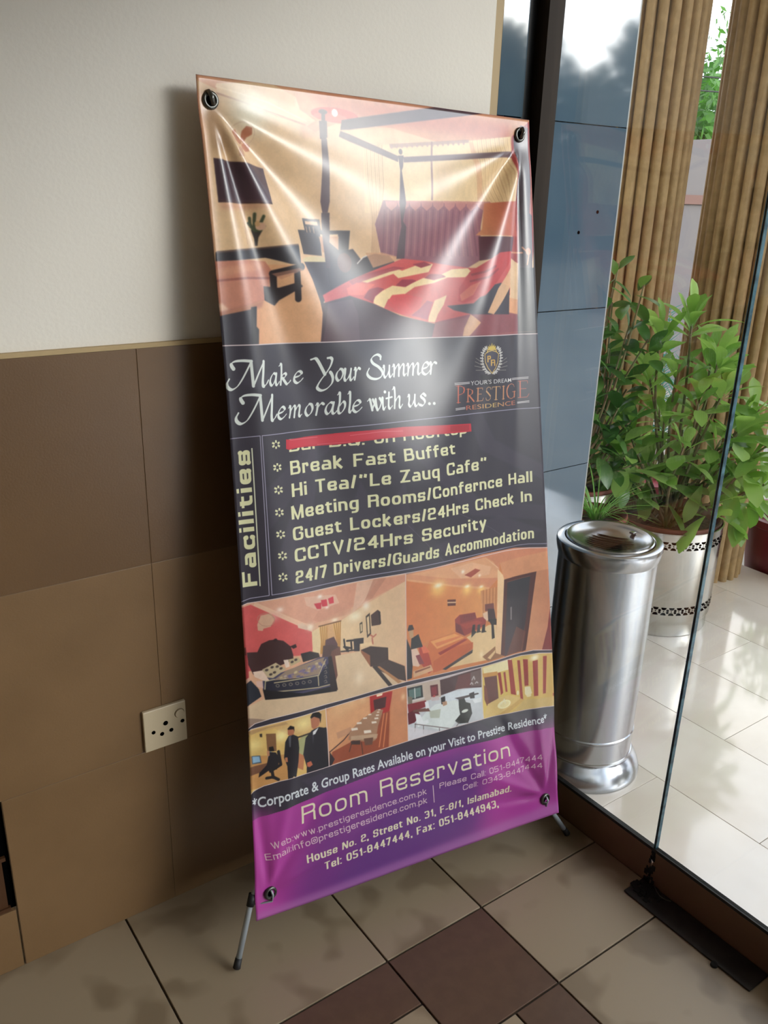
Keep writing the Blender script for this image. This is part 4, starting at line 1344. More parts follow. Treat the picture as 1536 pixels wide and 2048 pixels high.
P([217,1108,467,1109,688,1115,686,1137,422,1137,215,1136],(212,56,72), alpha=0.6, soft=2)
S([[223,1109,341,1112],[466,1118,597,1116,687,1124],[339,1138,465,1141]],1.6,(240,150,160), alpha=0.7)
P([911,1129,1012,1135,1011,1158,910,1151],(150,30,44), alpha=0.6)
PEN([[31,856,26,847,26,839,39,833,63,832,92,835],[91,836,73,866,55,894,38,914,20,922,7,915,5,902,14,888],[90,836,91,871,92,915],[92,916,114,876,137,840],[137,838,132,874,127,904,129,918,140,913,151,900]],13,(226,232,226), wmin=3.2)
PEN([[53,967,48,958,48,950,61,944,86,943,115,947],[114,948,96,978,78,1006,61,1027,42,1035,29,1027,27,1014,36,999],[113,948,114,984,115,1029],[115,1030,138,990,161,953],[161,950,156,988,152,1018,154,1033,165,1027,175,1015]],13,(226,232,226), wmin=3.2)
PEN([[325,845,341,842,350,851,362,872,375,897],[386,843,398,843,403,851,396,871,378,896,362,914,349,933,348,944,362,952,382,947,400,931,405,914,401,899,396,892]],12,(226,232,226), wmin=3.2)
PEN([[619,862,620,852,606,845,586,850,575,861,582,874,607,889,621,906,614,922,592,929,567,925,552,914,551,903,561,890]],12,(226,232,226), wmin=3.6)
PEN([[186,884,175,881,163,892,157,907,161,918,170,915,181,900,187,884],[188,881,182,906,183,918,190,917,198,909]],11,(226,232,226), wmin=3.0)
PEN([[202,859,212,854,210,882,202,920],[206,898,217,887,227,885,229,890,221,898,209,901],[214,900,223,913,230,920,242,914,247,909]],11,(226,232,226), wmin=3.0)
PEN([[264,901,281,897,291,889,286,882,275,884,264,897,262,912,272,920,285,915,296,905]],11,(226,232,226), wmin=3.0)
PEN([[436,883,423,893,418,909,425,922,437,916,445,900,443,887,436,883,432,884]],11,(226,232,226), wmin=3.0)
PEN([[447,891,454,885,453,900,450,915,454,924,465,916,475,900],[479,885,474,910,475,923,482,922,489,914]],11,(226,232,226), wmin=3.0)
PEN([[491,891,498,885,497,904,492,924],[496,904,504,892,511,885,518,888]],11,(226,232,226), wmin=3.0)
PEN([[625,893,632,887,631,903,627,918,632,927,644,918,654,903],[658,887,653,913,654,926,661,925,669,917]],11,(226,232,226), wmin=3.0)
PEN([[670,893,679,887,678,906,673,927],[676,910,690,893,699,887,702,893,696,927],[699,910,713,892,722,887,725,894,720,918,723,926,733,920]],11,(226,232,226), wmin=3.0)
PEN([[736,894,745,888,744,907,738,928],[742,911,756,894,765,888,769,894,762,928],[765,911,780,893,789,888,792,895,787,919,790,927,800,921]],11,(226,232,226), wmin=3.0)
PEN([[811,909,829,905,839,896,833,887,821,890,810,905,808,921,819,930,833,925,845,914]],11,(226,232,226), wmin=3.0)
PEN([[841,895,849,889,848,909,843,930],[847,909,856,896,865,889,873,892]],11,(226,232,226), wmin=3.0)
PEN([[184,1014,201,1010,211,1002,205,994,194,997,183,1010,181,1025,191,1033,205,1028,217,1019]],11,(226,232,226), wmin=3.0)
PEN([[228,1001,236,996,235,1014,229,1033],[233,1017,246,1001,254,996,257,1002,250,1034],[253,1017,266,1001,274,996,277,1003,272,1026,275,1033,284,1027]],11,(226,232,226), wmin=3.0)
PEN([[318,995,305,1005,299,1021,306,1034,319,1028,327,1013,325,999,318,995,314,996]],11,(226,232,226), wmin=3.0)
PEN([[339,1002,347,997,345,1015,340,1035],[344,1015,353,1003,362,996,369,999]],11,(226,232,226), wmin=3.0)
PEN([[406,999,395,996,382,1006,376,1022,381,1034,391,1031,401,1016,407,999],[408,996,402,1022,403,1034,411,1034,419,1026]],11,(226,232,226), wmin=3.0)
PEN([[422,972,431,966,430,996,424,1020,426,1035,436,1034,448,1019,450,1003,443,997,429,1011]],11,(226,232,226), wmin=3.0)
PEN([[462,972,471,967,470,1000,466,1028,469,1036,478,1027]],11,(226,232,226), wmin=3.0)
PEN([[484,1017,501,1013,511,1005,505,997,494,999,483,1013,482,1029,492,1037,505,1032,517,1022]],11,(226,232,226), wmin=3.0)
PEN([[541,1003,551,998,555,1013,559,1036],[559,1036,569,1015,578,998],[577,999,578,1018,581,1037,590,1033,601,1014,600,1004,596,998],[565,1000,575,1022,581,1035]],11,(226,232,226), wmin=3.0)
PEN([[602,1005,609,998,607,1026,610,1038,620,1029]],11,(226,232,226), wmin=3.0)
PEN([[641,981,635,1014,633,1031,638,1038,651,1029],[625,1001,653,998]],11,(226,232,226), wmin=3.0)
PEN([[658,973,668,967,667,997,659,1039],[663,1020,676,1004,685,999,688,1006,683,1031,687,1039,699,1028]],11,(226,232,226), wmin=3.0)
PEN([[725,1005,733,999,732,1015,728,1031,734,1040,746,1031,757,1015],[761,999,756,1026,758,1039,765,1039,774,1030]],11,(226,232,226), wmin=3.0)
PEN([[808,1006,800,999,790,1003,789,1010,801,1021,802,1032,791,1041,777,1037]],11,(226,232,226), wmin=3.0)
B(622,977,6.4,5.7,(226,232,226),1,1)
B(822,1037,6.4,5.7,(226,232,226),1,1)
B(844,1038,6.4,5.7,(226,232,226),1,1)
S([[1115,853,1103,845],[1115,853,1111,844],[1109,857,1094,850],[1109,857,1104,848],[1102,863,1090,856],[1102,863,1098,854],[1097,870,1082,865],[1097,870,1093,862],[1094,879,1082,875],[1094,879,1089,872],[1093,890,1078,886],[1093,890,1088,883],[1093,900,1081,897],[1093,900,1089,894],[1096,911,1081,909],[1096,911,1091,905],[1101,922,1089,920],[1101,922,1096,916],[1107,931,1092,930],[1107,931,1102,926],[1114,939,1102,939],[1114,939,1109,934],[1122,944,1106,945],[1122,944,1117,941],[1130,948,1117,950],[1130,948,1125,945]],5,(206,202,196), alpha=0.95)
S([[1097,909,1054,885],[1096,917,1050,898],[1096,925,1047,914],[1099,934,1054,931]],2,(170,164,150), alpha=0.8)
S([[1165,856,1178,850],[1165,856,1171,847],[1172,860,1188,855],[1172,860,1177,852],[1177,867,1190,862],[1177,867,1183,859],[1181,875,1197,871],[1181,875,1187,868],[1184,885,1197,882],[1184,885,1189,878],[1184,895,1200,893],[1184,895,1190,889],[1182,906,1195,905],[1182,906,1188,900],[1178,917,1194,916],[1178,917,1183,912],[1172,926,1185,927],[1172,926,1177,922],[1165,935,1180,936],[1165,935,1170,931],[1157,942,1169,944],[1157,942,1162,938],[1148,946,1164,949],[1148,946,1154,943],[1140,949,1153,952],[1140,949,1146,946]],5,(206,202,196), alpha=0.95)
S([[1178,914,1224,895],[1177,923,1227,909],[1177,931,1228,926],[1173,939,1219,942]],2,(170,164,150), alpha=0.8)
P([1140,861,1165,868,1176,876,1171,908,1158,930,1139,949,1118,927,1105,904,1102,874,1114,866],(60,56,72))
S([[1140,861,1165,868,1176,876,1171,908,1158,930,1139,949,1118,927,1105,904,1102,874,1114,866,1140,861]],4,(196,166,96))
S([[1116,867,1117,857,1160,858,1164,868]],5,(206,170,84))
P([1120,857,1119,842,1127,848,1128,837,1135,847,1140,831,1144,846,1152,837,1153,848,1160,843,1159,858],(206,176,70))
T('P', (1115, 905), (1134, 905), (1115, 880), (1134, 880), 2.6, (206, 160, 70))
T('R', (1133, 920), (1157, 921), (1133, 896), (1156, 896), 2.6, (206, 160, 70))
P([1078,951,1113,951,1179,959,1171,969,1141,978,1162,991,1128,1000,1092,991,1079,968],(30,26,32), alpha=0.6, soft=3)
FT("YOUR'S DREAM", (1025, 986), (1251, 991), (1026, 969), (1251, 975), (216, 214, 212), bold=0.004)
S([[946,972,1020,973],[946,977,1020,978],[1257,978,1343,979],[1257,983,1342,984],[944,1067,993,1067],[944,1072,993,1072],[1284,1075,1342,1074],[1284,1079,1342,1079]],2.6,(214,208,206))
FT('RESIDENCE', (999, 1078), (1271, 1084), (999, 1060), (1271, 1066), (190, 96, 78), bold=0.004, c2=(206, 178, 104))
S([[958,1046,962,983]],6.5,(197,93,71))
S([[950,1045,969,1046]],2.4,(197,93,71))
S([[951,983,964,983]],2.4,(197,93,71))
S([[964,983,973,984,981,987,987,991,991,995,992,1001,990,1006,986,1011,979,1014,971,1016,962,1017]],2.4,(197,93,71))
S([[989,992,992,1000,988,1009]],6.5,(197,93,71))
S([[1009,1047,1012,999]],6.5,(199,115,84))
S([[1001,1047,1017,1048]],2.4,(199,115,84))
S([[1003,999,1016,999]],2.4,(199,115,84))
S([[1014,999,1020,1000,1026,1002,1031,1005,1034,1008,1035,1012,1033,1016,1030,1019,1025,1022,1019,1024,1012,1024]],2.4,(199,115,84))
S([[1034,1007,1035,1012,1033,1017]],6.5,(199,115,84))
S([[1017,1024,1041,1048]],6.5,(199,115,84))
S([[1062,1049,1065,1000]],6.5,(201,136,96))
S([[1054,1049,1085,1050,1091,1040]],2.4,(201,136,96))
S([[1057,1000,1088,1001,1088,1008]],2.4,(201,136,96))
S([[1063,1023,1082,1024]],2.4,(201,136,96))
S([[1130,1010,1129,1003,1119,1000,1109,1005,1108,1016,1118,1025,1128,1034,1127,1046,1116,1052,1105,1049,1104,1041]],2.4,(203,154,106))
S([[1108,1016,1118,1025,1127,1035]],6.5,(203,154,106))
S([[1158,1052,1161,1003]],6.5,(203,157,108))
S([[1149,1052,1167,1053]],2.4,(203,157,108))
S([[1137,1010,1139,1002,1183,1003,1184,1011]],2.4,(203,157,108))
S([[1200,1054,1203,1004]],6.5,(202,140,98))
S([[1193,1054,1207,1054]],2.4,(202,140,98))
S([[1196,1004,1210,1004]],2.4,(202,140,98))
S([[1264,1003,1257,1000,1251,999,1244,1000,1237,1003,1231,1007,1227,1013,1224,1020,1222,1027,1223,1034,1225,1041,1229,1048,1234,1052,1240,1055,1247,1057,1254,1056,1261,1053,1267,1049,1271,1043]],2.4,(200,122,88))
S([[1233,1005,1229,1010,1225,1015,1223,1021,1222,1027,1223,1033,1224,1039,1227,1045,1231,1049]],6.5,(200,122,88))
S([[1267,1052,1269,1031]],6.5,(200,122,88))
S([[1257,1031,1276,1031]],2.4,(200,122,88))
S([[1265,1003,1269,1012]],2.4,(200,122,88))
S([[1300,1057,1303,993]],6.5,(197,95,72))
S([[1288,1057,1333,1058,1343,1046]],2.4,(197,95,72))
S([[1292,992,1337,993,1338,1003]],2.4,(197,95,72))
S([[1302,1023,1330,1024]],2.4,(197,95,72))
P([-26,1686,-14,1671,-5,1662,22,1655,141,1654,348,1657,566,1659,817,1663,671,1662,664,2100,412,2100,305,2098,200,2098,83,2099,25,2107,-11,2127,-26,2147],(222,170,136))
P([-18,1675,-8,1660,48,1658,162,1660,668,1666,667,1691,491,1745,376,1758,263,1780,225,1762],(226,168,142), ang=0, c2=(214,148,120))
P([376,1662,464,1663,427,1774,293,1777,264,1762],(212,150,124), alpha=0.7)
P([464,1663,554,1665,475,1751,437,1771],(222,176,150))
P([533,1661,586,1664,524,1733,491,1741],(196,136,112), alpha=0.8)
P([235,1670,369,1688,383,1723,291,1731,243,1703],(228,184,160), alpha=0.8)
P([275,1703,307,1705,304,1729,286,1725],(204,58,72))
P([305,1696,330,1698,332,1724,309,1721],(206,56,72))
P([336,1697,359,1693,360,1718,340,1718],(206,60,74))
P([48,1654,225,1762,263,1780,262,1807,214,1778,42,1670],(236,190,160))
P([-16,1671,33,1662,111,1711,262,1807,258,1893,179,1879,91,1908,-22,1903],(206,84,84), ang=0, c2=(218,100,96))
B(136,1696,13.4,9.3,(255,236,220),0.9,0)
B(110,1720,25.7,18.5,(240,170,160),0.7,0)
B(301,1681,10.3,7.4,(255,245,235),0.95,0)
B(329,1728,8.2,5.6,(255,230,225),0.9,0)
B(253,1786,15.4,13.9,(255,238,214),0.9,0)
B(359,1782,15.4,7.4,(255,240,214),0.9,0)
P([52,1738,66,1706,102,1704,117,1725,99,1753,73,1756,70,1764,53,1760],(216,170,142))
S([[114,1732,110,1742,99,1749,85,1749,70,1744,59,1734,54,1722,56,1710,65,1703,79,1700,94,1704,106,1713,114,1725,113,1737]],2,(190,140,118))
P([202,1764,224,1764,243,1784,238,1794,204,1778],(230,196,170))
P([259,1806,293,1795,374,1795,491,1754,667,1691,662,2033,587,1990,462,1922,369,1905,258,1893],(234,206,160), ang=0, c2=(224,184,146))
B(447,1787,30.9,18.5,(255,244,214),0.8,0)
B(496,1756,15.4,18.5,(248,236,220),0.8,0)
S([[293,1795,296,1851,291,1896]],3.4,(220,172,104))
S([[297,1795,299,1852,293,1897]],3.4,(176,118,60))
S([[302,1795,303,1853,295,1897]],3.4,(220,172,104))
S([[306,1795,306,1853,297,1897]],3.4,(176,118,60))
S([[311,1795,310,1854,299,1898]],3.4,(220,172,104))
S([[315,1796,313,1855,301,1898]],3.4,(176,118,60))
S([[320,1796,317,1856,303,1899]],3.4,(220,172,104))
S([[324,1796,320,1857,305,1899]],3.4,(176,118,60))
S([[329,1796,324,1857,307,1900]],3.4,(220,172,104))
S([[351,1796,361,1857,362,1904]],3.4,(220,172,104))
S([[355,1796,363,1857,364,1904]],3.4,(176,118,60))
S([[360,1796,366,1858,366,1904]],3.4,(220,172,104))
S([[365,1795,368,1858,367,1905]],3.4,(176,118,60))
S([[369,1795,371,1859,369,1905]],3.4,(220,172,104))
S([[374,1795,373,1859,370,1905]],3.4,(176,118,60))
S([[379,1794,376,1860,372,1906]],3.4,(220,172,104))
S([[383,1794,378,1861,373,1906]],3.4,(176,118,60))
P([288,1790,387,1790,387,1794,289,1794],(110,76,50))
P([323,1793,348,1796,361,1857,365,1876,314,1865,326,1839],(214,160,110), alpha=0.8)
P([316,1849,351,1845,365,1876,364,1899,308,1891],(90,60,64))
P([304,1869,339,1873,369,1887,374,1953,334,1991,297,1912],(82,58,56))
P([338,1898,375,1888,379,1959,347,2051,331,2052,326,1942],(112,72,62))
P([209,1877,248,1877,283,1892,287,1909,217,1911],(44,38,40))
P([374,1906,462,1917,464,1923,379,1912],(50,44,44))
S([[394,1866,396,1897,410,1915],[392,1894,420,1905],[406,1874,435,1878],[410,1905,404,1913],[424,1883,425,1909]],7,(40,34,36))
P([435,1873,479,1878,477,1902,463,1901,459,1926,435,1921],(44,38,42))
P([465,1819,477,1815,476,1854,465,1859],(60,52,44))
P([468,1824,474,1822,474,1850,468,1853],(232,204,160))
P([493,1797,511,1787,512,1872,494,1882],(64,50,42))
P([497,1803,507,1798,507,1866,498,1871],(228,198,156))
P([515,1797,545,1782,551,1842,516,1840],(70,48,44))
P([545,1782,556,1792,557,1839,551,1842],(50,36,36))
S([[509,1874,522,1884,533,1877],[516,1887,518,1911]],6,(190,110,90))
P([460,1898,510,1902,518,1914,467,1912],(238,206,160))
P([460,1900,467,1912,466,1942,459,1926],(222,184,140))
P([464,1923,507,1918,584,1941,584,2004,503,1999,466,1942],(58,40,38))
P([464,1923,503,1953,503,1999,466,1944],(150,92,62))
P([352,1920,461,1927,503,1999,659,2101,665,2103,335,2110,34,2109,-31,2095,-10,2041,86,2012,331,2056,359,1997],(226,196,158), ang=90, c2=(214,184,150))
P([582,1989,657,2034,662,2097,616,2076,511,2001],(62,46,44))
P([543,2006,643,2095,626,2098,532,2006],(178,124,82))
P([511,2001,532,2004,599,2098,582,2099],(48,38,38))
B(451,2030,20.6,27.8,(244,226,200),0.6,0)
P([9,1834,47,1839,62,1811,91,1802,113,1803,144,1814,171,1841,179,1874,179,1893,91,1912,28,1920,12,1880],(60,34,36))
P([-10,1810,6,1816,12,1866,12,1929,-15,1954],(170,60,64))
P([-13,1816,6,1814,7,1843,-12,1843],(92,38,40))
P([169,1840,191,1836,195,1849,181,1852],(50,32,34))
B(113,1805,7.2,5.6,(44,26,28),1,1)
P([61,1941,287,1909,322,1915,331,1943,332,2033,281,2048,67,2016,59,1977],(70,66,94))
P([103,1952,152,1927,287,1914,307,1914,296,1935,279,1973,175,1965,102,1965],(150,128,110))
P([287,1944,298,1943,302,1950,290,1951],(92,88,140), alpha=0.7)
P([124,1957,135,1955,139,1962,127,1963],(206,186,140), alpha=0.7)
P([245,1946,256,1944,260,1951,248,1952],(120,104,140), alpha=0.7)
P([154,1948,165,1946,169,1953,157,1954],(92,88,140), alpha=0.7)
P([216,1937,227,1935,231,1943,219,1944],(176,140,110), alpha=0.7)
P([226,1953,237,1951,241,1958,229,1959],(120,104,140), alpha=0.7)
P([209,1946,220,1944,223,1952,211,1952],(120,104,140), alpha=0.7)
P([276,1945,288,1943,291,1950,279,1951],(120,104,140), alpha=0.7)
P([194,1945,205,1943,209,1950,197,1951],(176,140,110), alpha=0.7)
P([185,1963,196,1961,200,1968,188,1969],(206,186,140), alpha=0.7)
P([212,1940,223,1938,227,1945,215,1946],(92,88,140), alpha=0.7)
P([140,1948,151,1946,155,1954,143,1955],(120,104,140), alpha=0.7)
P([295,1937,307,1935,310,1943,298,1943],(206,186,140), alpha=0.7)
P([295,1932,306,1930,310,1938,298,1939],(176,140,110), alpha=0.7)
P([244,1952,255,1950,259,1957,247,1958],(120,104,140), alpha=0.7)
P([256,1937,267,1935,270,1942,258,1943],(176,140,110), alpha=0.7)
P([137,1968,147,1966,151,1974,139,1974],(176,140,110), alpha=0.7)
P([230,1938,241,1936,245,1943,233,1944],(120,104,140), alpha=0.7)
P([281,1936,293,1934,296,1941,284,1942],(120,104,140), alpha=0.7)
P([231,1943,242,1941,246,1948,234,1949],(176,140,110), alpha=0.7)
P([172,1961,183,1959,186,1966,175,1967],(176,140,110), alpha=0.7)
P([198,1942,209,1940,213,1947,201,1948],(120,104,140), alpha=0.7)
P([260,1947,271,1945,275,1953,263,1953],(120,104,140), alpha=0.7)
P([252,1940,263,1938,267,1946,255,1946],(120,104,140), alpha=0.7)
P([287,1939,299,1937,302,1945,290,1945],(176,140,110), alpha=0.7)
P([165,1946,176,1944,180,1951,168,1952],(120,104,140), alpha=0.7)
P([283,1938,294,1936,298,1944,286,1944],(92,88,140), alpha=0.7)
P([255,1936,266,1934,269,1942,257,1943],(92,88,140), alpha=0.7)
P([278,1929,290,1927,293,1935,281,1936],(92,88,140), alpha=0.7)
P([118,1968,128,1966,132,1974,120,1974],(120,104,140), alpha=0.7)
P([217,1951,228,1949,232,1957,220,1957],(92,88,140), alpha=0.7)
P([249,1932,260,1930,264,1938,252,1938],(120,104,140), alpha=0.7)
P([153,1948,164,1946,167,1953,156,1954],(92,88,140), alpha=0.7)
P([186,1958,196,1956,200,1963,188,1964],(92,88,140), alpha=0.7)
P([118,1958,129,1956,132,1963,120,1964],(206,186,140), alpha=0.7)
P([234,1933,245,1931,248,1938,236,1939],(92,88,140), alpha=0.7)
P([111,1972,122,1970,126,1977,114,1978],(92,88,140), alpha=0.7)
P([177,1942,188,1940,192,1947,180,1948],(206,186,140), alpha=0.7)
P([245,1942,256,1940,260,1948,248,1949],(92,88,140), alpha=0.7)
P([179,1939,190,1937,194,1944,182,1945],(206,186,140), alpha=0.7)
P([136,1944,147,1942,150,1950,139,1951],(120,104,140), alpha=0.7)
P([284,1938,295,1936,299,1944,287,1944],(92,88,140), alpha=0.7)
P([160,1955,171,1954,175,1961,163,1962],(120,104,140), alpha=0.7)
P([190,1959,201,1957,205,1964,193,1965],(92,88,140), alpha=0.7)
P([277,1942,288,1940,292,1948,279,1949],(206,186,140), alpha=0.7)
P([196,1942,207,1940,210,1948,198,1948],(120,104,140), alpha=0.7)
P([265,1927,276,1925,280,1933,268,1934],(206,186,140), alpha=0.7)
P([203,1957,214,1955,218,1962,206,1963],(176,140,110), alpha=0.7)
P([204,1939,215,1937,218,1944,206,1945],(120,104,140), alpha=0.7)
P([155,1960,166,1958,169,1965,158,1966],(176,140,110), alpha=0.7)
P([229,1950,240,1948,244,1955,232,1956],(206,186,140), alpha=0.7)
P([233,1937,244,1935,248,1943,236,1944],(206,186,140), alpha=0.7)
P([138,1946,148,1944,152,1952,140,1952],(206,186,140), alpha=0.7)
P([201,1963,212,1961,216,1968,204,1969],(92,88,140), alpha=0.7)
P([295,1928,306,1926,310,1933,298,1934],(176,140,110), alpha=0.7)
P([121,1948,132,1946,136,1953,124,1954],(206,186,140), alpha=0.7)
P([224,1953,235,1951,238,1959,226,1960],(120,104,140), alpha=0.7)
P([155,1954,166,1952,169,1960,157,1960],(92,88,140), alpha=0.7)
P([135,1956,146,1954,150,1962,138,1962],(206,186,140), alpha=0.7)
P([127,1969,138,1967,142,1974,130,1975],(206,186,140), alpha=0.7)
P([65,1951,279,1977,326,1937,330,2028,212,2021,67,2011],(34,34,50))
S([[120,1980,118,1984,112,1983,108,1979,108,1974,113,1973,118,1975,120,1980]],2.2,(150,140,120))
S([[146,1983,143,1986,137,1986,133,1982,133,1977,138,1975,143,1978,146,1983]],2.2,(150,140,120))
S([[171,1985,168,1989,162,1989,158,1985,158,1980,163,1978,168,1981,171,1986]],2.2,(150,140,120))
S([[196,1988,193,1992,188,1991,183,1987,183,1982,188,1981,194,1983,196,1988]],2.2,(150,140,120))
S([[222,1991,219,1995,213,1994,209,1990,209,1985,214,1983,219,1986,222,1991]],2.2,(150,140,120))
S([[247,1994,245,1997,239,1997,234,1993,234,1988,239,1986,245,1989,247,1994]],2.2,(150,140,120))
S([[102,1965,279,1977,295,1948,312,1924],[110,2000,277,2024,327,2025],[276,1977,277,2017],[65,1999,70,1953,103,1952]],4,(196,180,140))
S([[303,1950,310,1946,315,1958,305,1957]],2,(150,140,120))
S([[302,1969,310,1965,314,1977,304,1976]],2,(150,140,120))
S([[301,1987,309,1984,313,1995,303,1994]],2,(150,140,120))
S([[300,2006,308,2002,313,2014,302,2013]],2,(150,140,120))
P([27,1910,62,1910,84,1952,65,1951,33,1930],(236,206,184))
P([60,1907,111,1890,148,1922,98,1946,80,1941],(196,176,140))
P([140,1886,159,1888,163,1916,148,1917],(238,214,196))
P([159,1888,198,1888,210,1905,168,1915],(190,170,130))
B(76,1911,6.2,4.6,(60,48,50),0.9,1)
B(96,1904,6.2,4.6,(60,48,50),0.9,1)
B(115,1905,6.2,4.6,(60,48,50),0.9,1)
B(104,1925,6.2,4.6,(60,48,50),0.9,1)
B(129,1915,6.2,4.6,(60,48,50),0.9,1)
B(90,1930,6.2,4.6,(60,48,50),0.9,1)
B(173,1900,6.2,4.6,(60,48,50),0.9,1)
B(188,1895,6.2,4.6,(60,48,50),0.9,1)
P([37,1947,60,1950,61,1978,40,1968],(226,184,170))
P([-15,1958,18,1940,45,1978,53,2008,-5,2038,-14,2077],(34,38,50))
P([-15,1940,14,1927,16,1939,-13,1959],(206,160,140))
P([59,1982,212,2030,332,2033,354,2058,326,2055,182,2037,66,2023],(24,22,28))
P([322,1917,337,1916,357,2054,326,2053],(40,30,34))
P([-30,2073,35,2090,91,2108,24,2115,-14,2132],(120,96,90), alpha=0.6)
P([669,1664,817,1663,1045,1665,1174,1667,1304,1678,1421,1694,1424,2147,1297,2119,1205,2116,1028,2117,664,2100],(206,126,76))
P([669,1664,825,1661,1051,1656,1228,1664,1413,1692,1411,1731,1142,1711,1133,1771,1078,1804,887,1752,673,1691],(214,146,106), ang=0, c2=(206,128,96))
P([690,1668,880,1667,1067,1673,1107,1699,1129,1727,1127,1770,888,1724],(222,160,118))
P([879,1681,992,1678,1094,1716,1081,1747,933,1732],(230,176,138), alpha=0.8)
P([950,1722,1008,1707,1036,1719,983,1738],(160,76,60))
P([673,1683,887,1749,1079,1799,1078,1813,886,1761,672,1703],(226,164,118), alpha=0.8)
B(942,1706,8.8,7.9,(255,244,226),1,0)
B(1029,1739,6.9,6.2,(255,236,210),1,0)
P([670,1691,887,1756,1044,1801,1037,1930,948,1882,902,1891,894,1946,745,1960,669,1877],(206,116,66), ang=0, c2=(222,150,90))
B(818,1749,36.7,33.1,(255,206,120),0.9,0)
B(818,1737,20.2,9.9,(255,248,220),0.95,0)
B(961,1783,24.5,22.0,(255,206,120),0.9,0)
B(962,1770,13.5,6.6,(255,248,220),0.95,0)
B(1035,1800,19.6,17.6,(255,206,120),0.9,0)
B(1036,1787,10.8,5.3,(255,248,220),0.95,0)
P([862,1805,903,1812,902,1837,863,1831],(92,44,36))
S([[864,1817,902,1824]],5,(230,190,150))
P([1032,1804,1122,1808,1112,1956,1071,1947,1037,1930],(200,132,84))
S([[1038,1805,1034,1929]],3,(226,166,110), alpha=0.7)
S([[1046,1805,1042,1931]],3,(160,96,58), alpha=0.7)
S([[1055,1806,1049,1932]],3,(226,166,110), alpha=0.7)
S([[1064,1806,1057,1934]],3,(160,96,58), alpha=0.7)
S([[1072,1806,1064,1935]],3,(226,166,110), alpha=0.7)
S([[1081,1807,1072,1937]],3,(160,96,58), alpha=0.7)
S([[1090,1807,1079,1939]],3,(226,166,110), alpha=0.7)
S([[1099,1807,1087,1940]],3,(160,96,58), alpha=0.7)
S([[1108,1807,1094,1942]],3,(226,166,110), alpha=0.7)
S([[1116,1808,1102,1944]],3,(160,96,58), alpha=0.7)
P([1052,1865,1099,1870,1100,1900,1051,1894],(116,62,56))
P([1065,1887,1100,1895,1109,1955,1066,1941],(60,38,40))
P([1039,1901,1065,1897,1066,1936,1046,1936],(226,190,160))
P([1129,1732,1174,1784,1146,2106,1097,2085,1112,1946],(236,196,150))
P([1062,1672,1129,1725,1174,1779,1141,1739],(240,200,160))
P([1162,1784,1336,1783,1417,1732,1404,2142,1266,2119,1257,2107,1332,1790],(216,160,118), ang=0, c2=(190,120,86))
P([1142,1711,1412,1706,1408,1785,1336,1783,1162,1784],(212,144,104))
P([1162,1785,1337,1784,1259,2110,1239,2113,1304,1797,1179,1799,1149,2107,1125,2109],(74,34,32))
P([1179,1800,1304,1798,1274,1951,1236,2110,1146,2111],(38,38,46), ang=90, c2=(60,40,46))
P([1217,1998,1264,2029,1242,2111,1158,2109],(104,58,46), alpha=0.8)
P([1189,1908,1198,1908,1194,1964,1186,1962],(140,130,130), alpha=0.8)
P([1398,1958,1401,2141,1346,2128,1382,2035],(120,34,34))
P([900,1952,943,1986,995,1969,1071,1956,1109,1965,1098,2090,1122,2108,832,2089,975,2037],(230,196,146))
P([1030,2084,1098,2055,1100,2085,1146,2109,1058,2110],(150,104,72))
P([1056,2095,1098,2070,1097,2082,1070,2105],(226,190,140))
B(1025,2073,9.8,13.2,(252,232,196),0.7,0)
P([897,1894,920,1880,999,1887,1006,1913,1038,1915,1055,1933,1051,1952,944,1974,900,1947],(146,54,48))
P([920,1883,999,1888,1003,1915,924,1917],(122,42,42))
P([923,1922,1009,1923,1037,1939,951,1947],(166,66,54))
P([899,1909,923,1924,944,1974,900,1945],(110,42,46))
B(930,1893,1.5,1.3,(84,26,30),1,1)
B(943,1894,1.5,1.3,(84,26,30),1,1)
B(955,1895,1.5,1.3,(84,26,30),1,1)
B(968,1896,1.5,1.3,(84,26,30),1,1)
B(980,1898,1.5,1.3,(84,26,30),1,1)
B(993,1899,1.5,1.3,(84,26,30),1,1)
P([985,1937,998,1938,995,1964,1004,1971,977,1989,979,1965],(26,20,22))
P([1011,1943,1023,1943,1021,1970,1030,1976,1003,1975,1005,1971],(26,20,22))
P([1036,1949,1049,1949,1047,1975,1056,1982,1029,1981,1030,1976],(26,20,22))
P([1066,1931,1110,1940,1109,1965,1094,1961,1097,2018,1082,2020,1082,1959],(34,26,28))
P([773,1956,900,1952,954,1984,984,2015,983,2039,838,2091,788,2088,754,2009],(206,110,62))
P([778,1960,894,1953,943,1981,809,1998],(232,158,96))
P([799,1972,916,1968,927,1974,809,1989],(206,90,60), alpha=0.5)
P([813,2016,943,1986,957,1993,824,2028],(150,50,44))
P([790,2046,897,2009,985,2010,983,2039,838,2091,788,2093],(190,92,52))
P([832,2089,983,2041,980,2055,848,2096],(36,22,24))
P([723,1973,750,1975,770,2012,789,2084,766,2092,731,2041],(176,64,50))
P([729,1956,755,1976,776,2004,743,2002],(222,110,80))
P([686,1974,713,1971,742,2034,720,2052,693,2041],(226,192,170))
P([708,2003,727,2002,747,2045,725,2044],(130,60,66))
P([695,2065,779,2057,789,2084,696,2092],(216,170,130))
P([703,2067,773,2063,776,2068,705,2075],(130,70,50))
P([669,1924,688,1975,693,2041,688,2092,665,2093],(28,26,34))
P([690,1928,723,1917,742,1973,686,1972],(26,24,26))
P([674,1888,680,1871,696,1873,703,1893,676,1895],(40,26,26))
P([679,1893,700,1896,699,1926,683,1927],(190,150,110))
P([664,2118,668,2118,1027,2128,1235,2129,1326,2139,1424,2160,1422,2402,1314,2380,1029,2357,663,2351],(200,190,190))
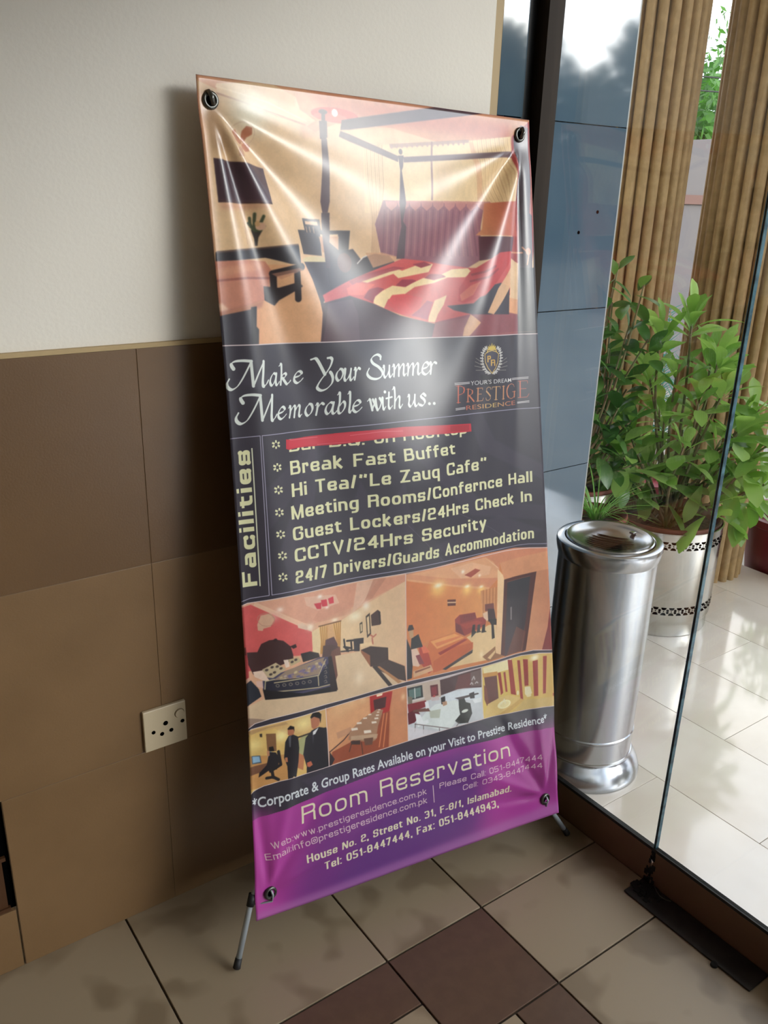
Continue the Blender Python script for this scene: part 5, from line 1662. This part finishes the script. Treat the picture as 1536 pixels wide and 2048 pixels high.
P([-12,2137,10,2126,82,2120,303,2114,664,2118,663,2351,305,2351,106,2352,49,2357,10,2371,-11,2386,-27,2407],(226,186,110))
P([-14,2142,10,2130,301,2115,304,2213,147,2178,95,2140],(214,170,110))
P([0,2132,139,2124,148,2136,71,2133,9,2148],(180,140,96), alpha=0.7)
B(118,2174,25.7,23.1,(255,240,170),0.9,0)
B(207,2147,46.3,32.4,(255,236,160),0.8,0)
B(22,2189,30.9,27.8,(246,226,150),0.7,0)
P([63,2154,99,2160,99,2230,65,2221],(130,90,60))
P([40,2150,49,2150,49,2164,41,2162],(60,50,44))
P([-17,2225,139,2252,140,2349,159,2364,-13,2363],(206,150,90))
P([-10,2274,90,2266,99,2288,36,2302,-6,2308],(120,80,60))
P([8,2230,39,2234,43,2264,9,2263],(70,90,110))
P([11,2233,36,2237,39,2259,12,2259],(150,190,220))
P([65,2225,80,2227,79,2248,66,2247],(150,190,216))
P([-14,2247,1,2249,1,2272,-13,2277],(110,140,150))
P([71,2208,87,2208,91,2228,72,2225],(26,20,22))
P([72,2227,96,2234,110,2262,98,2302,65,2301,31,2320,34,2302,61,2276],(30,28,36))
S([[106,2233,113,2287,74,2304],[79,2301,83,2331],[59,2328,83,2329,102,2344]],11,(30,28,34))
P([63,2222,73,2223,73,2242,65,2244],(190,130,96))
P([175,2214,205,2194,305,2194,303,2251,202,2280,180,2273],(170,170,120))
P([178,2254,207,2277,200,2333,176,2316],(190,120,80))
S([[178,2196,298,2191]],6,(50,40,36))
P([144,2156,153,2144,167,2149,170,2168,165,2183,151,2184,144,2175],(176,108,78))
P([143,2153,155,2143,170,2151,170,2170,167,2160,147,2157],(26,20,22))
P([146,2182,166,2181,183,2193,186,2237,181,2293,170,2353,184,2367,160,2345,152,2357,138,2358,137,2299,126,2263,133,2203],(30,28,36))
P([146,2185,157,2181,153,2227,148,2226],(84,84,92))
P([129,2263,139,2264,140,2283,131,2281],(190,120,84))
P([237,2139,248,2120,272,2125,279,2148,270,2174,250,2183,240,2173],(180,112,82))
P([236,2131,248,2115,273,2120,283,2132,278,2167,274,2146,252,2133,239,2137],(24,20,22))
P([240,2185,270,2179,305,2194,307,2351,214,2352,215,2323,202,2270,214,2207],(28,26,34))
P([245,2191,270,2180,254,2203,244,2205],(226,226,226))
P([242,2205,249,2203,243,2244],(60,60,70))
P([216,2308,233,2306,240,2323,227,2329,217,2324],(196,104,76))
P([302,2113,664,2118,665,2355,309,2354],(208,142,98), ang=0, c2=(196,122,84))
B(359,2136,46.3,32.4,(248,206,150),0.9,0)
B(411,2125,30.9,23.1,(250,214,160),0.8,0)
B(463,2125,20.6,13.9,(252,220,170),0.8,0)
P([303,2125,495,2118,494,2216,406,2232,322,2296,309,2297],(226,170,124), alpha=0.75, soft=4)
P([495,2118,598,2123,581,2200,556,2204,497,2212],(172,36,36))
P([511,2137,570,2138,563,2180,514,2182],(70,30,34))
P([525,2119,554,2119,551,2128,527,2128],(255,230,200))
P([598,2120,664,2120,663,2354,578,2350,589,2202],(206,138,98))
B(646,2158,10.3,13.9,(250,214,170),0.7,0)
P([322,2296,405,2280,535,2203,583,2201,572,2349,320,2347],(150,72,46))
S([[556,2204,529,2336],[570,2207,548,2342]],5,(226,140,90), alpha=0.8)
P([401,2235,455,2201,525,2178,554,2188,528,2246,515,2302,493,2306,395,2268],(166,124,96))
P([406,2256,526,2280,520,2298,405,2273],(196,166,136), alpha=0.8)
P([408,2224,436,2229,438,2239,410,2235],(236,222,206))
P([433,2207,454,2211,456,2219,434,2215],(236,222,206))
P([463,2249,494,2255,497,2267,465,2262],(236,222,206))
P([499,2222,520,2226,522,2234,500,2231],(236,222,206))
P([462,2196,479,2199,480,2205,463,2202],(236,222,206))
P([512,2210,529,2213,531,2220,513,2217],(236,222,206))
P([486,2188,499,2190,500,2195,486,2193],(236,222,206))
P([520,2199,533,2202,534,2207,520,2205],(236,222,206))
P([524,2189,535,2190,536,2195,525,2193],(236,222,206))
P([530,2180,541,2182,542,2186,531,2185],(236,222,206))
P([405,2276,446,2285,446,2302,407,2291],(60,40,38))
P([462,2282,504,2289,498,2317,466,2311],(104,70,56))
P([312,2293,333,2329,320,2349,309,2351],(40,30,36))
S([[312,2293,374,2262,406,2236]],5,(70,44,40))
P([342,2223,407,2217,409,2242,349,2250],(190,140,110), alpha=0.7)
S([[410,2282,398,2318],[451,2294,455,2345]],3,(60,40,38))
P([666,2124,819,2132,1022,2133,1029,2357,662,2352],(206,210,214))
P([666,2122,819,2127,822,2203,751,2204,666,2191],(196,176,160))
P([666,2129,735,2132,738,2184,669,2182],(34,40,42))
P([672,2138,728,2139,729,2177,674,2177],(90,116,112))
S([[700,2138,701,2179]],5,(206,210,206))
S([[666,2186,741,2189]],9,(214,206,200))
P([772,2144,808,2147,810,2195,776,2193],(90,26,34))
P([777,2153,802,2154,803,2188,780,2187],(130,40,50))
P([819,2132,1022,2131,1024,2216,911,2192,822,2198],(58,24,28))
P([908,2137,970,2138,967,2201,889,2191],(92,36,36))
P([970,2138,1022,2136,1023,2210,970,2199],(100,76,70))
S([[968,2189,975,2183,981,2192],[993,2191,1000,2186,1006,2192],[977,2172,986,2159,991,2173]],5,(190,180,180))
P([665,2196,751,2201,750,2228,669,2235],(130,36,44))
P([664,2234,707,2226,722,2254,696,2281,667,2283],(96,26,40))
P([667,2163,688,2171,687,2197,668,2196],(120,110,96))
P([838,2198,888,2196,1024,2216,1024,2266,1010,2267,887,2235,837,2231],(222,230,236))
P([793,2230,887,2235,930,2261,905,2319,865,2352,805,2341,704,2288,754,2248],(226,234,232))
P([765,2251,819,2256,812,2293,769,2282],(190,196,180))
P([691,2227,760,2235,770,2253,690,2236],(110,70,60))
P([698,2243,722,2254,736,2287,758,2284,763,2300,709,2304],(240,244,246))
P([745,2207,761,2207,766,2237,749,2237],(238,240,242))
P([821,2208,841,2206,842,2242,823,2237],(26,22,26))
P([773,2195,811,2200,816,2216,778,2211],(206,190,190))
B(789,2192,6.9,4.4,(180,60,60),1,1)
P([906,2232,932,2232,942,2259,964,2270,971,2316,949,2351,904,2343,886,2326,912,2305,907,2275],(24,26,24))
B(935,2295,16.7,7.1,(220,226,216),1,1)
P([826,2228,848,2229,850,2245,831,2247],(180,140,110))
P([887,2227,1006,2236,1011,2242,909,2240],(70,60,60))
P([960,2227,986,2226,988,2254,965,2250],(46,40,44))
P([976,2258,1022,2260,1021,2280,987,2276],(236,240,242))
S([[696,2288,870,2356],[699,2287,695,2320],[736,2307,735,2341],[810,2337,811,2357],[905,2338,890,2354],[949,2351,954,2372]],3,(96,80,80))
P([667,2292,730,2320,848,2363,662,2352],(222,216,222), alpha=0.8)
P([1025,2128,1235,2130,1326,2139,1413,2156,1413,2401,1314,2380,1029,2358],(226,196,104), ang=0, c2=(206,168,92))
P([1031,2133,1181,2129,1179,2174,1038,2169],(240,226,176))
B(1301,2153,24.5,13.2,(255,250,226),0.9,0)
P([1162,2130,1185,2136,1200,2296,1173,2284],(150,48,40))
P([1213,2145,1227,2148,1236,2326,1222,2322],(150,48,40))
P([1243,2147,1267,2153,1265,2269,1246,2267],(150,48,40))
P([1291,2166,1319,2167,1311,2325,1289,2322],(150,48,40))
P([1349,2158,1369,2161,1355,2326,1339,2324],(150,48,40))
P([1107,2174,1122,2175,1132,2268,1120,2275],(150,48,40))
P([1137,2179,1147,2179,1155,2269,1145,2267],(150,48,40))
P([1394,2336,1407,2339,1406,2352,1394,2348],(150,48,40))
P([1037,2174,1101,2183,1108,2292,1060,2315,1054,2324],(96,48,40))
P([1027,2157,1105,2166,1107,2184,1034,2176],(206,150,80))
P([1036,2209,1049,2227,1063,2316,1059,2330,1038,2274],(120,64,44))
P([1055,2299,1114,2284,1155,2284,1223,2312,1213,2330,1110,2359,1064,2357,1029,2352],(222,190,120))
B(1136,2320,33.3,18.5,(250,240,190),1,1)
B(1138,2321,23.5,12.3,(240,224,164),1,1)
S([[1121,2316,1137,2297,1142,2317]],4,(240,230,200))
P([1223,2317,1243,2328,1133,2373,1058,2363,1110,2359],(206,166,96))
P([1243,2328,1406,2354,1407,2399,1241,2373,1169,2370],(206,176,112), alpha=0.8)
P([1246,2272,1273,2274,1281,2307,1256,2316,1246,2303],(240,228,186))
B(1265,2314,11.8,6.2,(236,220,170),1,1)
B(1209,2288,5.9,10.6,(236,226,190),0.9,1)
SOFTEN(1655,2480,2,0.025,2)
P([1419,2146,1297,2119,1205,2116,1028,2117,664,2100,412,2100,305,2098,200,2098,83,2099,25,2107,-11,2127,-26,2147,-12,2137,10,2126,82,2120,200,2117,303,2115,412,2114,664,2118,1027,2128,1235,2129,1326,2139,1435,2163],(50,46,58))
S([[-26,1686,-14,1671,-5,1662,22,1655,141,1654,348,1657,566,1659,817,1663,1045,1665,1174,1667,1304,1678,1415,1695],[1419,2146,1297,2119,1205,2116,1028,2117,664,2100,412,2100,305,2098,200,2098,83,2099,25,2107,-11,2127,-26,2147],[-26,2158,-12,2137,10,2126,82,2120,200,2117,303,2115,412,2114,664,2118,1027,2128,1235,2129,1326,2139,1435,2163],[669,1665,665,2099],[302,2113,308,2351],[664,2118,663,2350],[1027,2128,1029,2357]],2.8,(226,206,204))
P([1422,2403,1400,2397,1314,2380,1029,2357,863,2352,663,2351,491,2351,305,2351,106,2352,49,2357,10,2371,-11,2386,-31,2409,-33,2496,-10,2487,42,2479,210,2461,399,2448,530,2442,739,2441,876,2445,1117,2465,1290,2478,1347,2485,1428,2505],(50,46,58))
P([190,2374,274,2369,356,2457,291,2468],(66,60,76), alpha=0.6, soft=3)
P([863,2361,1011,2369,1109,2452,957,2449],(70,64,80), alpha=0.5, soft=3)
S([[1422,2403,1400,2397,1314,2380,1029,2357,863,2352,663,2351,491,2351,305,2351,106,2352,49,2357,10,2371,-11,2386,-31,2409]],2.8,(226,206,204))
P([-33,2496,-10,2487,42,2479,210,2461,399,2448,530,2442,739,2441,876,2445,1117,2465,1290,2478,1347,2485,1428,2505,1431,2995,-25,2973],(172,58,152))
P([271,2451,530,2443,859,2445,1007,2459,985,2990,92,2999],(100,44,122), alpha=0.75, soft=45)
P([620,2507,1006,2490,992,2805,514,2983,258,2909],(84,40,120), alpha=0.6, soft=45)
P([-52,2459,66,2457,94,2911,-62,2935],(186,66,160), alpha=0.8, soft=30)
P([1214,2447,1457,2478,1438,2852,1251,2794],(150,52,128), alpha=0.7, soft=30)
P([-13,2869,1425,2848,1421,2919,-1,2939],(182,120,180), alpha=0.55, soft=10)
FT('*Corporate & Group Rates Available on your Visit to Prestige Residence*', (5, 2442), (1358, 2455), (3, 2398), (1355, 2418), (222, 228, 232), bold=0.02, bow=17)
T('Room Reservation', (190, 2555), (1161, 2563), (188, 2480), (1159, 2497), 1.25, (232, 226, 190), bow=8, gap=2.2)
T('Web:www.prestigeresidence.com.pk', (69, 2619), (741, 2605), (63, 2593), (740, 2580), 1.25, (230, 206, 206), bow=9, gap=2.0)
T('Email:info@prestigeresidence.com.pk', (49, 2666), (743, 2646), (44, 2638), (742, 2620), 1.25, (230, 206, 206), bow=10, gap=2.0)
T('Please Call: 051-8447444', (802, 2601), (1318, 2621), (802, 2577), (1317, 2595), 1.25, (230, 206, 206), bow=2, gap=2.0)
T('Cell: 0343-8447444', (914, 2644), (1317, 2659), (914, 2620), (1316, 2635), 1.25, (230, 206, 206), bow=2, gap=2.0)
S([[771,2578,775,2654]],3.2,(230,206,206))
T('House No. 2, Street No. 31, F-8/1, Islamabad.', (205, 2724), (1154, 2722), (204, 2691), (1153, 2690), 2.2, (232, 226, 190), bow=8)
T('Tel: 051-8447444, Fax: 051-8444943,', (278, 2781), (1091, 2776), (276, 2747), (1090, 2743), 2.2, (232, 226, 190), bow=6)
S([[-1,-3,-14,781,-8,1282,-13,2472,0,2900]],3,(190,170,170), alpha=0.25)
ART_IMG = ((ART_IMG * 0.93 + 8) / 255.0).astype(np.float32)

# ---------------------------------------------------------------- the X banner stand
TL, TR, BR, BL = (np.array(p) for p in ((0.6629, 1.4802, 1.7231), (1.4584, 1.5078, 1.7061), (1.4226, 1.1639, 0.088), (0.6296, 1.2836, 0.0842)))
def bsurf(u, v):
    """smooth banner surface; u 0..1 from left, v 0..1 from top"""
    p = (1 - v) * ((1 - u) * TL + u * TR) + v * ((1 - u) * BL + u * BR)
    d = (1 - v) * (TR - TL) + v * (BR - BL)
    return p + d / np.linalg.norm(d) * (0.022 * math.sin(math.pi * v) * (1 - u) ** 2)
BN = np.cross(TR - TL, TL - BL); BN /= np.linalg.norm(BN)
if BN[1] > 0: BN = -BN          # towards the room
BW, BH = 0.798, 1.653
# folds: (corner u, corner v, direction angle from straight down, width at 1 m, amplitude, reach)
FOLDS = [
    (0.955, 0.035, 3, 0.05, -0.006, 1.2), (0.955, 0.035, 13, 0.05, 0.003, 1.0), (0.955, 0.035, 23, 0.12, 0.011, 1.2), (0.955, 0.035, 44, 0.14, -0.008, 0.8),
    (0.955, 0.035, 68, 0.12, 0.004, 0.5),
    (0.03, 0.028, -5, 0.06, 0.004, 1.2), (0.03, 0.028, -15, 0.07, -0.006, 1.0), (0.03, 0.028, -28, 0.12, 0.010, 1.2), (0.03, 0.028, -48, 0.14, -0.007, 0.8),
    (0.03, 0.028, -70, 0.10, 0.003, 0.5),
    (0.955, 0.965, 176, 0.05, 0.004, 0.35), (0.955, 0.965, 150, 0.07, -0.005, 0.35), (0.955, 0.965, 120, 0.07, 0.004, 0.3), (0.955, 0.965, 192, 0.04, -0.004, 0.3), (0.955, 0.965, 100, 0.05, -0.003, 0.3),
    (0.04, 0.965, -168, 0.05, 0.003, 0.35), (0.04, 0.965, -185, 0.04, -0.005, 0.3), (0.04, 0.965, -145, 0.06, -0.004, 0.3), (0.04, 0.965, -110, 0.07, 0.003, 0.3),
]
def fold_h(U, Vv):
    X, Z = U * BW, Vv * BH
    H = np.zeros_like(X)
    for cu, cv, ang, wd, amp, reach in FOLDS:
        dx, dz = X - cu * BW, Z - cv * BH
        a = R_(ang)
        ax, az = -math.sin(a), math.cos(a)
        al = dx * ax + dz * az
        ac = dx * az - dz * ax
        w = 0.006 + wd * np.clip(al, 0, None)
        env = np.clip(al / 0.06, 0, 1) * np.exp(-(np.clip(al, 0, None) / reach) ** 2)
        H += 1.35 * amp * env * np.exp(-(ac / w) ** 2)
    # puckers around the four eyelets
    for cu, cv in ((0.03, 0.028), (0.955, 0.035), (0.955, 0.965), (0.04, 0.965)):
        r2 = ((U - cu) * BW) ** 2 + ((Vv - cv) * BH) ** 2
        H -= 0.006 * np.exp(-r2 / 0.035 ** 2)
    # slight roll of the left edge and fluttering
    H += 0.010 * np.exp(-((U * BW) / 0.045) ** 2) * np.sin(np.pi * np.clip(Vv, 0, 1)) * -1.0
    H += 0.0018 * np.sin(X * 19 + 1.3 * np.sin(Z * 4)) * np.exp(-((Vv - 0.3) / 0.3) ** 2)
    return H

NU, NV = 140, 280
us = np.linspace(0, 1, NU + 1); vv = np.linspace(0, 1, NV + 1)
UU, VV = np.meshgrid(us, vv)
HH = fold_h(UU, VV)
bv, bf, buv = [], [], []
for j in range(NV + 1):
    for i in range(NU + 1):
        bv.append(tuple(bsurf(us[i], vv[j]) + BN * HH[j, i]))
for j in range(NV):
    for i in range(NU):
        a = j * (NU + 1) + i
        bf.append((a, a + NU + 1, a + NU + 2, a + 1))
nv = len(bv)
stand = empty('banner_stand', (1.03, 1.25, 0))
tag(stand, 'tall printed vinyl banner on an X stand leaning against the wall corner', 'banner')
sheet = mesh_obj('banner_sheet', bv, bf, None, stand, smooth=True)
uvl = sheet.data.uv_layers.new(name='UVMap')
lv = np.empty(len(sheet.data.loops), dtype=np.int32)
sheet.data.loops.foreach_get('vertex_index', lv)
uvs = np.stack([(lv % (NU + 1)) / NU, 1 - (lv // (NU + 1)) / NV], 1).astype(np.float32)
uvl.data.foreach_set('uv', uvs.ravel())
so = sheet.modifiers.new('thickness', 'SOLIDIFY')
so.thickness = 0.0006
so.offset = -1
def bp(u, v, out=0.0):
    return Vector(bsurf(u, v) + BN * (float(fold_h(np.array([[u]]), np.array([[v]]))[0, 0]) + out))

ban_img = bpy.data.images.new('banner_print', CW, CH, alpha=False)
pix = np.ones((CH, CW, 4), dtype=np.float32)
pix[..., :3] = np.clip(ART_IMG[::-1], 0, 1)
ban_img.pixels.foreach_set(pix.ravel())
ban_img.update()
ban_img.pack()
mv = bpy.data.materials.new('printed_vinyl')
mv.use_nodes = True
nt = mv.node_tree
b = nt.nodes['Principled BSDF']
im = nt.nodes.new('ShaderNodeTexImage')
im.image = ban_img
im.interpolation = 'Cubic'
nt.links.new(im.outputs['Color'], b.inputs['Base Color'])
b.inputs['Roughness'].default_value = 0.30
b.inputs['Specular IOR Level'].default_value = 0.62
sheet.data.materials.append(mv)

def eyelet(u, v):
    c = bp(u, v, 0.0012)
    n_ = Vector(BN)
    mesh_obj('eyelet', *torus_vf(c, n_, 0.0115, 0.0040), M_RING, stand, smooth=True)
    mesh_obj('eyelet_hole', *disc_vf(c - n_ * .0006, n_, 0.009, 0.001), M_DARKHOLE, stand)
    return c
cTL, cTR, cBR, cBL = eyelet(0.030, 0.022), eyelet(0.962, 0.020), eyelet(0.955, 0.972), eyelet(0.045, 0.968)
n_ = Vector(BN)
# hooks through the eyelets
hk = lambda pts, r=0.0032: tube('hook', pts, r, M_RING, stand, n=8)
hk([cTL - n_ * .02 + Vector((-.004, 0, .012)), cTL + n_ * .004 + Vector((-.004, 0, .012)), cTL + n_ * .010 + Vector((-.002, 0, .004)), cTL + n_ * .006 + Vector((.002, 0, -.008))], .0042)
hk([cTR - n_ * .02 + Vector((.004, 0, .012)), cTR + n_ * .004 + Vector((.004, 0, .012)), cTR + n_ * .010 + Vector((.002, 0, .004)), cTR + n_ * .006 + Vector((-.002, 0, -.008))], .0042)
FL, FR = Vector((0.5705, 1.262, 0.006)), Vector((1.4615, 1.158, 0.006))
hub = Vector(bsurf(.5, .56)) - n_ * 0.045
hubo = mesh_obj('hub', *disc_vf(hub, n_, .028, .03), M_RUBBER, stand)
sideL = cBL - n_ * .012 + Vector((-.040, 0, -.006))
sideR = cBR - n_ * .012 + Vector((.008, 0, -.012))
def leg(a, side, foot, eye):
    po = tube('pole', [a, side, foot], .0064, M_POLE, stand, n=10)
    d = (foot - side).normalized()
    tube('rubber_foot', [foot - d * .022, foot - d * .002, foot], [.0075, .0085, .007], M_RUBBER, po, n=12)
    tube('joint', [side - d * .014, side + d * .012], .0085, M_RUBBER, po, n=12)
    tube('hook', [side + d * .01, eye + n_ * .006 + Vector((0, 0, -.018)), eye + n_ * .009, eye + n_ * .004 + Vector((0, 0, .007)), eye - n_ * .006 + Vector((0, 0, .006))], .0024, M_POLE, po, n=8)
leg(hub, sideL, FL, cBL)
leg(hub, sideR, FR, cBR)
for c in (cTL, cTR):
    po = tube('pole', [hub, c - n_ * .016 + Vector((0, -0.0, .004))], .0045, M_POLE, stand, n=10)
po = tube('pole', [hub, Vector((1.02, 1.47, .006))], .0052, M_POLE, stand, n=10)
tube('rubber_foot', [Vector((1.02, 1.468, .020)), Vector((1.02, 1.47, .004))], .0085, M_RUBBER, po, n=12)
